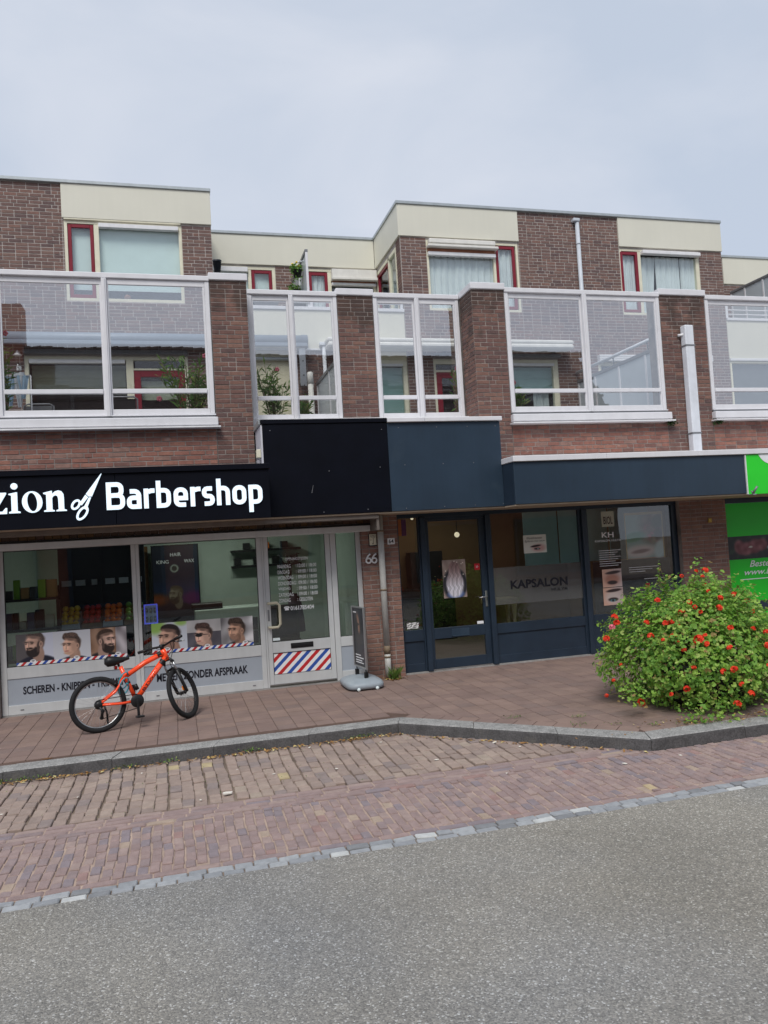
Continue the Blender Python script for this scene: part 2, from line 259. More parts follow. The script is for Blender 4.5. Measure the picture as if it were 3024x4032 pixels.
class MB:
    def __init__(s): s.v = []; s.f = []; s.m = []; s.mi = 0; s.xf = None; s.sm = []; s.smooth = False
    def add(s, vs, fs):
        o = len(s.v); s.v.extend([tuple(x) for x in vs])
        for f in fs: s.f.append([i+o for i in f]); s.m.append(s.mi); s.sm.append(s.smooth)
        return s
    def mat(s, i): s.mi = i; return s
    def box(s, x0, x1, y0, y1, z0, z1, b=0.):
        if b <= 0:
            vs = [(x, y, z) for x in (x0, x1) for y in (y0, y1) for z in (z0, z1)]
            return s.add(vs, [(0, 1, 3, 2), (4, 6, 7, 5), (0, 4, 5, 1), (2, 3, 7, 6), (0, 2, 6, 4), (1, 5, 7, 3)])
        d = np.array([x1-x0, y1-y0, z1-z0]); bb = np.minimum(b, d*.45)
        return s.add(np.array([x0, y0, z0])+UBA*d+UBX*bb, UBF)
    def frame(s, x0, x1, z0, z1, t, y0, y1, b=.004, sides=None):   # rectangular frame of 4 members
        l, r, bt, tp = sides or (t, t, t, t)
        if l: s.box(x0, x0+l, y0, y1, z0, z1, b)
        if r: s.box(x1-r, x1, y0, y1, z0, z1, b)
        if bt: s.box(x0+l, x1-r, y0, y1, z0, z0+bt, b)
        if tp: s.box(x0+l, x1-r, y0, y1, z1-tp, z1, b)
        return s
    def tube(s, pts, r, seg=8, cap=True, r2=None):
        P = [Vector(p) for p in pts]; n = len(P); rings = []
        T = [(P[min(i+1, n-1)]-P[max(i-1, 0)]).normalized() for i in range(n)]
        a = T[0].orthogonal().normalized()
        for i in range(n):
            a = (a - T[i]*a.dot(T[i])).normalized(); b = T[i].cross(a)
            rr = r if r2 is None else r+(r2-r)*i/(n-1)
            if isinstance(r, (list, tuple)): rr = r[i]
            rings.append([P[i]+(a*math.cos(2*PI*k/seg)+b*math.sin(2*PI*k/seg))*rr for k in range(seg)])
        vs = [q for R in rings for q in R]; fs = []
        for i in range(n-1):
            for k in range(seg): fs.append((i*seg+k, i*seg+(k+1) % seg, (i+1)*seg+(k+1) % seg, (i+1)*seg+k))
        if cap: fs.append(tuple(range(seg))[::-1]); fs.append(tuple((n-1)*seg+k for k in range(seg)))
        old = s.smooth; s.smooth = True; s.add(vs, fs); s.smooth = old; return s
    def lathe(s, prof, c, axis='z', seg=24, closed=False):
        vs = []; n = len(prof)
        for (r, h) in prof:
            for k in range(seg):
                a = 2*PI*k/seg; q = (r*math.cos(a), r*math.sin(a), h)
                if axis == 'y': q = (q[0], q[2], q[1])
                vs.append((c[0]+q[0], c[1]+q[1], c[2]+q[2]))
        fs = []
        m = n if closed else n-1
        for i in range(m):
            j = (i+1) % n
            for k in range(seg):
                q = (i*seg+k, i*seg+(k+1) % seg, j*seg+(k+1) % seg, j*seg+k); fs.append(q if axis == 'z' else q[::-1])
        old = s.smooth; s.smooth = True; s.add(vs, fs); s.smooth = old; return s
    def sphere(s, c, r, seg=10, ring=6, sc=(1, 1, 1)):
        prof = [(max(1e-4, math.sin(PI*i/ring))*r, -math.cos(PI*i/ring)*r) for i in range(ring+1)]
        o = len(s.v); s.lathe(prof, (0, 0, 0), seg=seg)
        for i in range(o, len(s.v)): q = s.v[i]; s.v[i] = (c[0]+q[0]*sc[0], c[1]+q[1]*sc[1], c[2]+q[2]*sc[2])
        return s
    def poly(s, pts, y0, y1):      # outline in x,z extruded from y0 (front) to y1
        n = len(pts); A = sum(pts[i][0]*pts[(i+1) % n][1]-pts[(i+1) % n][0]*pts[i][1] for i in range(n))
        if A < 0: pts = pts[::-1]
        vs = [(x, y0, z) for x, z in pts]+[(x, y1, z) for x, z in pts]
        return s.add(vs, [tuple(range(n)), tuple(range(2*n-1, n-1, -1))]+[((i+1) % n, i, n+i, n+(i+1) % n) for i in range(n)])
    def prism(s, pts, z0, z1, bev=0.):   # outline in x,y
        n = len(pts); A = sum(pts[i][0]*pts[(i+1) % n][1]-pts[(i+1) % n][0]*pts[i][1] for i in range(n))
        if A < 0: pts = pts[::-1]
        P = np.array(pts, float); c = P.mean(0)
        if bev:
            Q = []
            for i in range(n):
                d = c-P[i]; Q.append(P[i]+d/np.linalg.norm(d)*bev*1.4)
            vs = [(*p, z0) for p in P]+[(*p, z1-bev) for p in P]+[(*p, z1) for p in Q]
            fs = [tuple(range(n))[::-1], tuple(range(2*n, 3*n))]
            for a in (0, n): fs += [(a+i, a+(i+1) % n, a+n+(i+1) % n, a+n+i) for i in range(n)]
            return s.add(vs, fs)
        vs = [(*p, z0) for p in P]+[(*p, z1) for p in P]
        return s.add(vs, [tuple(range(n))[::-1], tuple(range(n, 2*n))]+[(i, (i+1) % n, n+(i+1) % n, n+i) for i in range(n)])
    def ring2d(s, c, ro, ri, y0, y1, rot=0., seg=28, ci=None):   # flat ring in x,z (elliptic radii)
        ci = ci or c; vs = []
        for y in (y0, y1):
            for (cc, (a, b)) in ((c, ro), (ci, ri)):
                for k in range(seg):
                    t = 2*PI*k/seg; x, z = a*math.cos(t), b*math.sin(t)
                    vs.append((cc[0]+x*math.cos(rot)-z*math.sin(rot), y, cc[1]+x*math.sin(rot)+z*math.cos(rot)))
        fs = []; g = seg
        for k in range(g):
            j = (k+1) % g
            fs += [(k, j, g+j, g+k), (2*g+k, 3*g+k, 3*g+j, 2*g+j), (k, 2*g+k, 2*g+j, j), (g+k, g+j, 3*g+j, 3*g+k)]
        return s.add(vs, fs)
    def build(s, name, mats, parent=None, kind=None, label=None):
        me = bpy.data.meshes.new(name); o0 = off(parent)
        V = [s.xf(v) for v in s.v] if s.xf else s.v
        V = [(v[0]-o0.x, v[1]-o0.y, v[2]-o0.z) for v in V]
        me.from_pydata(V, [], s.f)
        mats = [mats] if isinstance(mats, str) else mats
        for k in mats: me.materials.append(MATS[k])
        me.polygons.foreach_set('material_index', s.m); me.polygons.foreach_set('use_smooth', s.sm); me.update()
        o = bpy.data.objects.new(name, me); COL.objects.link(o)
        if parent: o.parent = parent; OFF[o.name] = o0.copy()
        if kind: o['kind'] = kind
        if label: o['label'] = label
        return o
def tag(o, label, cat, group=None):
    o['label'] = label; o['category'] = cat
    if group: o['group'] = group
    return o
def thing(name, loc, label, cat, group=None):
    o = bpy.data.objects.new(name, None); COL.objects.link(o); o.location = loc; o.empty_display_size = .2; OFF[o.name] = Vector(loc)
    return tag(o, label, cat, group)
def box_part(name, m, parent, x0, x1, y0, y1, z0, z1, b=.004, **k):
    return MB().box(x0, x1, y0, y1, z0, z1, b).build(name, m, parent, **k)
UNIT = {}
def unit_mesh(m, bev=.06, key='brick'):
    if (m, key) not in UNIT:
        me = bpy.data.meshes.new(key); vs = UBA-.5+UBX*np.array(bev if isinstance(bev, tuple) else (bev*.4, bev*.4, bev))
        me.from_pydata([tuple(x) for x in vs], [], UBF); me.materials.append(MATS[m]); UNIT[(m, key)] = me
    return UNIT[(m, key)]
def px_rank(c, area):
    d = Vector((c[0], c[1], c[2]-EYE)); z = d.dot(CF)
    if z < .1: return 0
    x, y = 1512+3028*d.dot(CR)/z, 2016-3028*d.dot(CU)/z
    if not (-20 < x < 3044 and -20 < y < 4052): return 0
    return area/(z*z)
def pieces(name, m, parent, items, limit=300, bev=.06, up=False):
    """items: (cx,cy,cz,sx,sy,sz,rz,tx,ty). The largest in view become objects, the others one mesh."""
    bv = bev
    ranked = sorted(range(len(items)), key=lambda i: -px_rank(items[i][:3], items[i][3]*items[i][4 if up else 5]))
    me = unit_mesh(m, bv, name); o0 = off(parent)
    for i in ranked[:limit]:
        it = items[i]; o = bpy.data.objects.new(name, me); COL.objects.link(o); o.parent = parent
        o.location = (it[0]-o0.x, it[1]-o0.y, it[2]-o0.z); o.scale = it[3:6]; o.rotation_euler = (it[7], it[8], it[6])
    rest = ranked[limit:]
    if rest:
        u = np.array([v.co[:] for v in me.vertices]); VV = []; FF = []
        for n, i in enumerate(rest):
            it = items[i]; R = np.array(Matrix.Rotation(it[6], 3, 'Z') @ Matrix.Rotation(it[8], 3, 'Y') @ Matrix.Rotation(it[7], 3, 'X'))
            VV.append((u*np.array(it[3:6]))@R.T+np.array(it[:3])-np.array(o0))
            FF += [[k+24*n for k in f] for f in UBF]
        mm = bpy.data.meshes.new(name); mm.from_pydata(np.concatenate(VV).tolist(), [], FF); mm.materials.append(MATS[m])
        o = bpy.data.objects.new(name, mm); COL.objects.link(o); o.parent = parent; o['kind'] = 'stuff'
CH, BL = .0637, .2055      # course height, brick length with joint
def brick_items(x0, x1, z0, z1, y, holes=(), face='-Y', seed=0, proud=.003):
    """wild-bond brickwork filling a rectangle. face -Y: plane y, x0..x1 along X; face -X: plane x=y, x0..x1 along Y"""
    R = random.Random(seed); it = []; z = z0
    k = round(z0/CH); z = k*CH
    if z < z0-1e-6: z += CH
    while z+CH*.5 < z1+1e-6:
        h = min(CH, z1-z)-.0135; zc = z+CH/2
        iv = [(x0, x1)]
        for (a, b, c, d) in holes:
            if c-.01 < zc < d+.01:
                nv = []
                for (p, q) in iv:
                    if a > p: nv.append((p, min(a, q)))
                    if b < q: nv.append((max(b, p), q))
                iv = [t for t in nv if t[1]-t[0] > .02]
        for (p, q) in iv:
            x = p; first = True
            start = R.choice([BL, BL*.5, BL*.5, BL*.75]) if (k % 2 == 0) else BL
            while x < q-.015:
                l = start if first else (BL if R.random() > .16 else BL*.5); first = False
                l = min(l, q-x)
                if q-x-l < .05: l = q-x
                pr = proud+R.uniform(-.0015, .0025); dep = .03
                if face == '-Y': it.append((x+l/2, y-pr+dep/2, z+h/2, l-.0125, dep, h+R.uniform(-.001, .001), 0, R.uniform(-.004, .004), R.uniform(-.004, .004)))
                else: it.append((y-pr+dep/2, x+l/2, z+h/2, dep, l-.0125, h, 0, 0, 0))
                x += l
        z += CH; k += 1
    return it
def wall_cells(mb, x0, x1, z0, z1, y0, y1, holes=()):
    xs = sorted({x0, x1, *[min(max(v, x0), x1) for h in holes for v in h[:2]]}); zs = sorted({z0, z1, *[min(max(v, z0), z1) for h in holes for v in h[2:]]})
    for i in range(len(xs)-1):
        run = None
        for j in range(len(zs)-1):
            cx, cz = (xs[i]+xs[i+1])/2, (zs[j]+zs[j+1])/2
            hole = any(h[0] < cx < h[1] and h[2] < cz < h[3] for h in holes)
            if not hole:
                run = (run[0] if run else zs[j], zs[j+1])
            if hole or j == len(zs)-2:
                if run: mb.box(xs[i], xs[i+1], y0, y1, run[0], run[1])
                run = None
    return mb
def text(name, s, m, parent, x0, x1, z0, z1, y, bold=0., shear=0., depth=.004, sx=True, rot=None):
    c = bpy.data.curves.new(name, 'FONT'); c.body = s; c.offset = bold; c.extrude = .0; c.shear = shear; c.resolution_u = 3
    t = bpy.data.objects.new(name, c); me = bpy.data.meshes.new_from_object(t); bpy.data.objects.remove(t)
    V = np.array([v.co[:] for v in me.vertices]); F = [list(p.vertices) for p in me.polygons]
    lo, hi = V.min(0), V.max(0); k = (z1-z0)/(hi[1]-lo[1]); kx = (x1-x0)/(hi[0]-lo[0]) if sx else k
    mb = MB(); pts = [(x0+(v[0]-lo[0])*kx, y, z0+(v[1]-lo[1])*k) for v in V]
    mb.add(pts, F)
    if depth > .0015:     # give the letters a thickness: side walls along the open edges
        cnt = {}
        for f in F:
            for a, b in zip(f, f[1:]+f[:1]): cnt[(a, b)] = cnt.get((a, b), 0)+1
        E_ = [(a, b) for (a, b) in cnt if (b, a) not in cnt]
        n = len(pts); o_ = len(mb.v); mb.add([(p[0], y+depth, p[2]) for p in pts], [])
        for a, b in E_: mb.f.append([b, a, a+n, b+n]); mb.m.append(0); mb.sm.append(False)
    bpy.data.meshes.remove(me)
    if rot: mb.xf = rot
    return mb.build(name, m, parent)
def printed(name, parent, x0, x1, z0, z1, y, nx, nz, paint, m='print', xf=None, thick=.003):
    """a flat print: a fine grid whose corner colours come from paint(U,V) (metres from lower left)"""
    U, V = np.meshgrid(np.linspace(0, x1-x0, nx+1), np.linspace(0, z1-z0, nz+1))
    C = np.clip(paint(U, V), 0, 255); C = np.where(C <= 10, C/255/12.92, ((C/255+.055)/1.055)**2.4)
    vs = np.stack([x0+U.ravel(), np.full(U.size, y), z0+V.ravel()], 1)
    if xf: vs = np.array([xf(v) for v in vs])
    vs = vs-np.array(off(parent)); i = np.arange(nx*nz); r = i//nx; c = i % nx; a = r*(nx+1)+c
    F = np.stack([a, a+1, a+nx+2, a+nx+1], 1)
    me = bpy.data.meshes.new(name); me.from_pydata(vs.tolist(), [], F.tolist()); me.materials.append(MATS[m])
    at = me.color_attributes.new('print', 'FLOAT_COLOR', 'POINT'); at.data.foreach_set('color', np.concatenate([C.reshape(-1, 3), np.ones((U.size, 1))], 1).ravel())
    o = bpy.data.objects.new(name, me); COL.objects.link(o)
    if parent: o.parent = parent; OFF[o.name] = off(parent).copy()
    return o
# ================================================================ SETTING: street
def struct(name, mb, m, parent=None): return mb.build(name, m, parent, kind='structure')
ZR = -.1
g = MB(); g.add([(-150, -150, -.3), (150, -150, -.3), (150, 150, -.3), (-150, 150, -.3)], [(0, 1, 2, 3)]); struct('ground', g, 'joint_sand')
g = MB(); g.add([(-60, -7, ZR), (60, -7, ZR), (60, 4.985, ZR), (-60, 4.985, ZR)], [(0, 1, 2, 3)]); struct('road', g, 'asphalt')
# kerb line: front edge points (top) and the polygon of the pavement behind it
KF = [(-14, 7.89), (2.17, 7.89), (4.03, 6.14), (14, 6.09)]
def offset_line(P, d):
    out = []
    for i in range(len(P)):
        n = []
        for a, b in ((i-1, i), (i, i+1)):
            if a >= 0 and b < len(P):
                v = Vector(P[b])-Vector(P[a]); n.append(Vector((-v.y, v.x)).normalized())
        m_ = sum(n, Vector((0, 0)))/len(n); m_ = m_/(m_.length_squared) if len(n) > 1 else m_
        out.append((P[i][0]+m_.x*d, P[i][1]+m_.y*d))
    return out
KB = offset_line(KF, .245); KS = offset_line(KF, .245+.205)
base = MB(); base.prism(KB+[(14, 17), (-14, 17)], -.29, -.008)
pav = struct('pavement', base, 'joint_pave')
kerb = struct('kerb', MB().prism([(a[0], a[1]) for a in offset_line(KF, .03)]+[(b[0], b[1]) for b in offset_line(KF, .2)][::-1], -.25, -.02), 'concrete')
def kerb_stone(p, q, p2, q2, i):
    def lerp(a, b, t): return (a[0]+(b[0]-a[0])*t, a[1]+(b[1]-a[1])*t)
    ln = (Vector(q)-Vector(p)).length; n = max(1, round(ln/.98)); gp = .006/ln
    for k in range(n):
        a, b = k/n+gp*.5, (k+1)/n-gp*.5
        dz = random.uniform(-.004, .004)
        f0, f1, b0, b1 = lerp(p, q, a), lerp(p, q, b), lerp(p2, q2, a), lerp(p2, q2, b)
        nrm = (Vector(f0)-Vector(b0)).normalized()*.012
        m_ = MB(); z1 = .006+dz
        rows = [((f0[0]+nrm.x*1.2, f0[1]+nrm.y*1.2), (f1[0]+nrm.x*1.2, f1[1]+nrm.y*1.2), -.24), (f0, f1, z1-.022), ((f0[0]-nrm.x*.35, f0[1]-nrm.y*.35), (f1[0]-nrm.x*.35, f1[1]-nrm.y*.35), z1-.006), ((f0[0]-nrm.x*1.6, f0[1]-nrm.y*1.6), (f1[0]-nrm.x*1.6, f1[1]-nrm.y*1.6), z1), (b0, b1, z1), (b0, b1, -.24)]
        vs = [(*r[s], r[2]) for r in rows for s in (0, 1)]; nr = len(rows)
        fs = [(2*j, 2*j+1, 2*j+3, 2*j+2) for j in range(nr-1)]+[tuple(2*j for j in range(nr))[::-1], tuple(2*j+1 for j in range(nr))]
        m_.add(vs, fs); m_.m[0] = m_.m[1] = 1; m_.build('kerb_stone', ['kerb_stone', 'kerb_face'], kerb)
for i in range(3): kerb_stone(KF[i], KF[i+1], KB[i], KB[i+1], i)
def side_of(P, x, y):      # signed distance to the polyline (positive = building side)
    best = None
    for a, b in zip(P[:-1], P[1:]):
        v = Vector(b)-Vector(a); t = max(0, min(1, (Vector((x, y))-Vector(a)).dot(v)/v.length_squared)); q = Vector(a)+v*t
        n = Vector((-v.y, v.x)).normalized(); d = (Vector((x, y))-q); s = d.length*(1 if d.dot(n) >= 0 else -1)
        if best is None or abs(s) < abs(best): best = s
    return best
def clip_poly(poly, a, b):   # keep the building side of line a->b
    out = []; v = (b[0]-a[0], b[1]-a[1])
    sd_ = lambda p: v[0]*(p[1]-a[1])-v[1]*(p[0]-a[0])
    for i in range(len(poly)):
        p, q = poly[i], poly[(i+1) % len(poly)]; sp, sq = sd_(p), sd_(q)
        if sp >= 0: out.append(p)
        if sp*sq < 0: t = sp/(sp-sq); out.append((p[0]+(q[0]-p[0])*t, p[1]+(q[1]-p[1])*t))
    return out
T = .2055; tiles = []; cut = []
ix0, ix1 = -22, 56
for ix in range(ix0, ix1):
    for iy in range(0, 24):
        x = ix*T+.035; y = 10.63-iy*T
        if y < 6.2: continue
        zone = KS if True else KB
        d = side_of(KS, x, y); full = d > T*.72
        if x < 2.2: d = side_of(KB, x, y); full = d > T*.5-.02 and side_of(KS, x, y) > -.3
        jit = (0, random.uniform(-.004, .004), random.uniform(-.004, .004))
        if full: tiles.append((x, y, -.021+random.uniform(-.0012, .0012), T-.0055, T-.012, .044, *jit))
        elif d > -T*.8 and x >= 1.9:
            h = T/2-.0035; P = [(x-h, y-h), (x+h, y-h), (x+h, y+h), (x-h, y+h)]
            for a, b in ((KS[1], KS[2]), (KS[2], KS[3])) if True else ():
                if (a == KS[1]) == (x < 4.25): P = clip_poly(P, a, b) if len(P) > 2 else P
            if len(P) > 2:
                A = abs(sum(P[i][0]*P[(i+1) % len(P)][1]-P[(i+1) % len(P)][0]*P[i][1] for i in range(len(P))))/2
                if A > .002: cut.append(P)
for k in (1, 2):         # a course of tiles laid along the angled kerb
    a, b = Vector(KB[k]), Vector(KB[k+1]); v = (b-a); ln = v.length; v.normalize(); n = Vector((-v.y, v.x)); rz = math.atan2(v.y, v.x)
    for j in range(int(min(ln, 8)/T)):
        c = a+v*((j+.5)*T+.03)+n*(T*.5-.002); tiles.append((c.x, c.y, -.021, T-.007, T-.01, .044, rz, 0, 0))
pieces('paving_tile', 'paving_tile', pav, tiles, 300, bev=(.02, .02, .05), up=True)
for P in cut[:60]: MB().prism(P, -.043, .0008, .003).build('paving_tile', 'paving_tile', pav)
# parking bay, gutter courses, brick lane, cobble strip
def bed(name, P, z=-.008, m='joint_lane'): return struct(name, MB().prism(P, -.28, ZR+z), m)
bay = bed('parking_bay_pavement', [(-14, 6.43), (6, 6.43), (6, 8.0), (-14, 8.0)], -.02, 'joint_sand')
it = []; cw, cl = .105, .174
for i in range(-40, 48):
    x = i*cw; dx = random.uniform(-.008, .008); st = random.random()*.3+(i % 2)*.5
    for j in range(-1, 9):
        y = 6.45+(j+st)*cl+cl/2; l = cl
        if y-cl/2 < 6.44: l = y+cl/2-6.44; y = 6.44+l/2
        if l < .05 or side_of(KF, x, y) > .08: continue
        sag = -.006*math.exp(-((x-.35)/.8)**2-((y-6.75)/.35)**2)
        gap = random.uniform(.005, .011)
        it.append((x+dx+random.uniform(-.005, .005)+.012*math.sin(y*3+i*.2), y, ZR-.035+sag+random.uniform(-.005, .005), cw-gap, l-random.uniform(.006, .013), .07, random.gauss(0, .03), random.gauss(0, .018), random.gauss(0, .022)))
pieces('paving_brick', 'bay_brick', bay, it, 300, bev=(.05, .03, .09), up=True)
lane = bed('brick_lane_pavement', [(-14, 5.14), (14, 5.14), (14, 6.43), (-14, 6.43)])
it = []; gw, gl = .0735, .212
for r in range(4):
    y = 6.425-gw*(r+.5); x = -3.2+random.random()*.2
    while x < 9.5:
        if side_of(KF, x, y) < .06: it.append((x+gl/2, y+random.uniform(-.003, .003), ZR-.036+random.uniform(-.004, .004)+.004*(r == 3), gl-.008, gw-.006, .07, random.gauss(0, .012), random.gauss(0, .01), random.gauss(0, .01)))
        x += gl
y1 = 6.425-gw*4
for i in range(-44, 150):
    x = i*gw; st = (i % 2)*.5+random.uniform(-.2, .2); gk = random.uniform(.122, .132)
    for j in range(-1, 9):
        y0 = 5.215+(j+st)*gk; a, b = max(y0, 5.215), min(y0+gk, y1)
        if b-a < .04 or side_of(KF, x, (a+b)/2) > .05: continue
        it.append((x+random.uniform(-.004, .004)+.006*math.sin(j+i*.15), (a+b)/2, ZR-.034+random.uniform(-.005, .004), gw-random.uniform(.006, .011), b-a-random.uniform(.006, .011), .07, random.gauss(0, .025), random.gauss(0, .014), random.gauss(0, .03)))
x = -3.2
while x < 9.5:
    it.append((x+gl/2, 5.178, ZR-.036, gl-.008, gw-.008, .07, random.gauss(0, .012), 0, random.gauss(0, .01))); x += gl
pieces('paving_brick', 'lane_brick', lane, it, 300, bev=(.07, .04, .09), up=True)
strip = bed('cobble_strip_pavement', [(-14, 4.97), (14, 4.97), (14, 5.14), (-14, 5.14)], -.012, 'joint_sand')
it = []
for r in range(2):
    x = -3+r*.06
    while x < 8:
        l = random.uniform(.11, .17); it.append((x+l/2, 5.10-.077*r+random.uniform(-.004, .004), ZR-.032+random.uniform(-.003, .004), l-.009, .07+random.uniform(-.006, .004), .066, random.gauss(0, .04), random.gauss(0, .03), random.gauss(0, .03))); x += l
pieces('cobblestone', 'cobble', strip, it, 300, bev=(.05, .08, .09), up=True)
# ================================================================ SETTING: far side of the street, mirrored in the glass
h = thing('terraced_house', (2, -9, 0), 'brick house row with tiled roof across the street behind the viewer', 'house')
wb = MB(); wb.box(-14, 18, -13, -7.2, -.1, 6.0); wb.build('wall', 'house_brick', h)
rb = MB(); 
for k in range(9):
    y0 = -6.9-k*.35; z0 = 5.9+k*.46
    rb.box(-14.3, 18.3, y0-.42, y0, z0, z0+.1)
rb.poly([(-14.3, 5.9), (18.3, 5.9), (18.3, 5.95), (-14.3, 5.95)], -13, -7)
rb.add([(-14.2, -7, 5.95), (18.2, -7, 5.95), (18.2, -10, 10.0), (-14.2, -10, 10.0), (-14.2, -13, 5.95), (18.2, -13, 5.95)], [(0, 1, 2, 3), (3, 2, 5, 4), (0, 3, 4), (1, 5, 2)])
roof = rb.build('roof', 'roof_tile', h)
rt = MB()
for k in range(82): rt.tube([(-14.2+k*.4, -10, 10.05), (-13.78+k*.4, -10, 10.08)], .13, 8)
rt.build('ridge_tile', 'roof_tile', roof, kind='stuff')
MB().box(-6.2, -5.2, -10.5, -9.6, 8.6, 11.7).build('chimney', 'house_brick', roof)
for k in range(7):
    x = -12+k*4.2
    wf = MB().frame(x, x+2.2, 3.3, 5.1, .1, -7.2, -7.1, 0).build('window', 'white_paint', h)
    MB().box(x+.1, x+2.1, -7.18, -7.15, 3.4, 5.0).build('pane', 'black_gloss', wf)
    wf = MB().frame(x, x+3.2, .3, 2.6, .12, -7.2, -7.1, 0).build('window', 'navy_frame', h)
    MB().box(x+.12, x+3.08, -7.18, -7.15, .42, 2.48).build('pane', 'black_gloss', wf)
g = MB(); g.box(-40, 40, -7.2, -5.2, -.28, 0.); struct('far_pavement', g, 'paving_tile')
# ================================================================ APARTMENTS above the shops
YA, YB, YW, YM, YSH = 14.3, 16.15, 10.62, 11.1, 10.7
def pane(parent, x0, x1, z0, z1, y, m='glass', name='pane'): return MB().box(x0, x1, y, y+.006, z0, z1).build(name, m, parent)
def fr(name, m, parent, x0, x1, z0, z1, t, y, d=.06, sides=None, b=.004): return MB().frame(x0, x1, z0, z1, t, y, y+d, b, sides).build(name, m, parent)
def curtain(parent, x0, x1, z0, z1, y, seed=0, amp=.016, m='curtain', spread=None):
    R = random.Random(seed); n = 70; top = []; ph = R.random()*6
    mb = MB(); vs = []
    for i in range(n+1):
        t = i/n; x = x0+(x1-x0)*t; a = amp*(math.sin(t*46*(x1-x0)+ph)+.6*math.sin(t*87*(x1-x0)+2*ph)+.5*math.sin(t*23+ph))
        xb = x if not spread else x+spread*(t-.5)*(1 if t < .5 else -1)
        vs += [(xb, y+a*1.25, z0), (x, y+a*.8, z1)]
    mb.smooth = True; mb.add(vs, [(2*i, 2*i+2, 2*i+3, 2*i+1) for i in range(n)])
    return mb.build('curtain', m, parent)
def house_block(label, x0, x1, loc): return thing('apartment_block', (loc, YA, 3.0), label, 'apartment building')
# ---- block with the tall brick wall and the blind window
A1 = house_block('brown brick apartment block with cream fascia, white roller blind window and venetian blind below', -4.5, .91, -1.8)
holes = [(-1.645, .37, 6.505, 7.955), (-2.375, .37, 3.4, 5.515)]
wall_cells(MB(), -4.5, .905, 3.0, 8.6, YA+.0015, YA+.3, holes+[]).build('wall', 'mortar', A1)
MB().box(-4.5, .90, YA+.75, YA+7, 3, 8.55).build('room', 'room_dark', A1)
pieces('brick', 'brick_upper', A1, brick_items(-4.5, -1.67, 3.2, 8.6, YA, holes, seed=1)+brick_items(-1.67, .905, 3.2, 7.985, YA, holes, seed=2))
box_part('fascia_panel', 'cream_panel', A1, -1.67, .912, YA-.035, YA+.1, 7.985, 8.602)
box_part('coping', 'coping', A1, -4.5, .925, YA-.06, YA+7.05, 8.602, 8.665, .008)
box_part('soffit_strip', 'cream_frame', A1, -1.64, .36, YA-.03, YA+.06, 7.957, 7.983)
W = fr('window', 'cream_frame', A1, -1.645, .37, 6.505, 7.955, .055, YA+.005, .09)
MB().box(-1.15, -1.065, YA+.006, YA+.09, 6.56, 7.9, .004).build('mullion', 'cream_frame', W)
fr('sash', 'red_paint', W, -1.585, -1.155, 6.565, 7.893, .06, YA+.015, .05)
pane(W, -1.525, -1.215, 6.625, 7.833, YA+.035); pane(W, -1.065, .315, 6.56, 7.835, YA+.04)
box_part('roller_box', 'white_paint', W, -1.065, .312, YA-.05, YA+.05, 7.838, 7.912)
MB().box(-1.53, -1.21, YA+.12, YA+.125, 6.74, 7.84).box(-1.08, .32, YA+.12, YA+.125, 6.74, 7.86).build('blind', 'blind_white', W)
MB().sphere((-.63, YA+.16, 6.63), .06, 10, 6).build('vase', 'fabric_brown', W)
MB().box(-1.7, .4, YA+.3, YA+.6, 6.5, 6.545).build('inner_sill', 'white_paint', W)
W = fr('window', 'cream_frame', A1, -2.375, -.64, 3.4, 5.515, .065, YA+.005, .09)
box_part('roller_box', 'white_paint', W, -2.3, -.72, YA-.03, YA+.05, 5.385, 5.45)
pane(W, -2.31, -.705, 3.47, 5.385, YA+.04)
mb = MB()
for k in range(22): mb.box(-2.28, -.73, YA+.11, YA+.135, 5.36-k*.0235, 5.363-k*.0235)
mb.build('slat', 'blind_beige', W)
MB().box(-2.28, -.73, YA+.14, YA+.143, 4.86, 5.38).build('blind', 'blind_beige', W)
D = fr('door_frame', 'cream_frame', A1, -.64, .37, 3.4, 5.515, .06, YA+.006, .09)
MB().box(-.58, .31, YA+.007, YA+.09, 5.268, 5.30, .003).build('transom', 'cream_frame', D); pane(D, -.55, .28, 5.30, 5.45, YA+.04)
D = fr('door', 'red_paint', A1, -.578, .308, 3.45, 5.266, .115, YA+.02, .05)
pane(D, -.463, .193, 3.6, 5.15, YA+.04)
MB().tube([(-.52, YA+.02, 4.5), (-.52, YA-.03, 4.5), (-.42, YA-.03, 4.5)], .01).build('handle', 'silver', D)
MB().box(-.46, .19, YA+.14, YA+.143, 4.75, 5.1).build('blind', 'blind_beige', D)
box_part('shutter_box', 'grey_box', A1, -2.385, .372, YA-.1, YA-.003, 5.53, 5.612)
aw = thing('awning_box', (0, YA-.25, 5.7), 'long blue grey awning cassette under the cream balcony parapet', 'awning')
MB().tube([(-4.2, YA-.16, 5.79), (2.565, YA-.16, 5.79)], .105, 14).build('cassette', 'awning_grey', aw)
MB().box(-4.2, 2.55, YA-.27, YA-.2, 5.66, 5.73, .01).build('front_bar', 'awning_grey', aw)
MB().box(2.44, 2.57, YA-.2, YA-.02, 5.66, 5.9, .01).build('end_cap', 'awning_grey', aw)
lm = thing('wall_lantern', (-2.46, YA, 5.4), 'white carriage lantern on the brick wall beside the venetian blind', 'lantern')
MB().box(-2.5, -2.42, YA-.03, YA-.003, 5.25, 5.33, .01).tube([(-2.46, YA-.03, 5.29), (-2.46, YA-.12, 5.29), (-2.46, YA-.12, 5.34)], .01).build('bracket', 'white_paint', lm)
MB().lathe([(.03, 0), (.055, .14)], (-2.46, YA-.12, 5.35), seg=6).build('lantern_glass', 'glass', lm)
MB().lathe([(.075, 0), (.03, .05), (.008, .09)], (-2.46, YA-.12, 5.49), seg=6).build('lantern_cap', 'white_paint', lm)
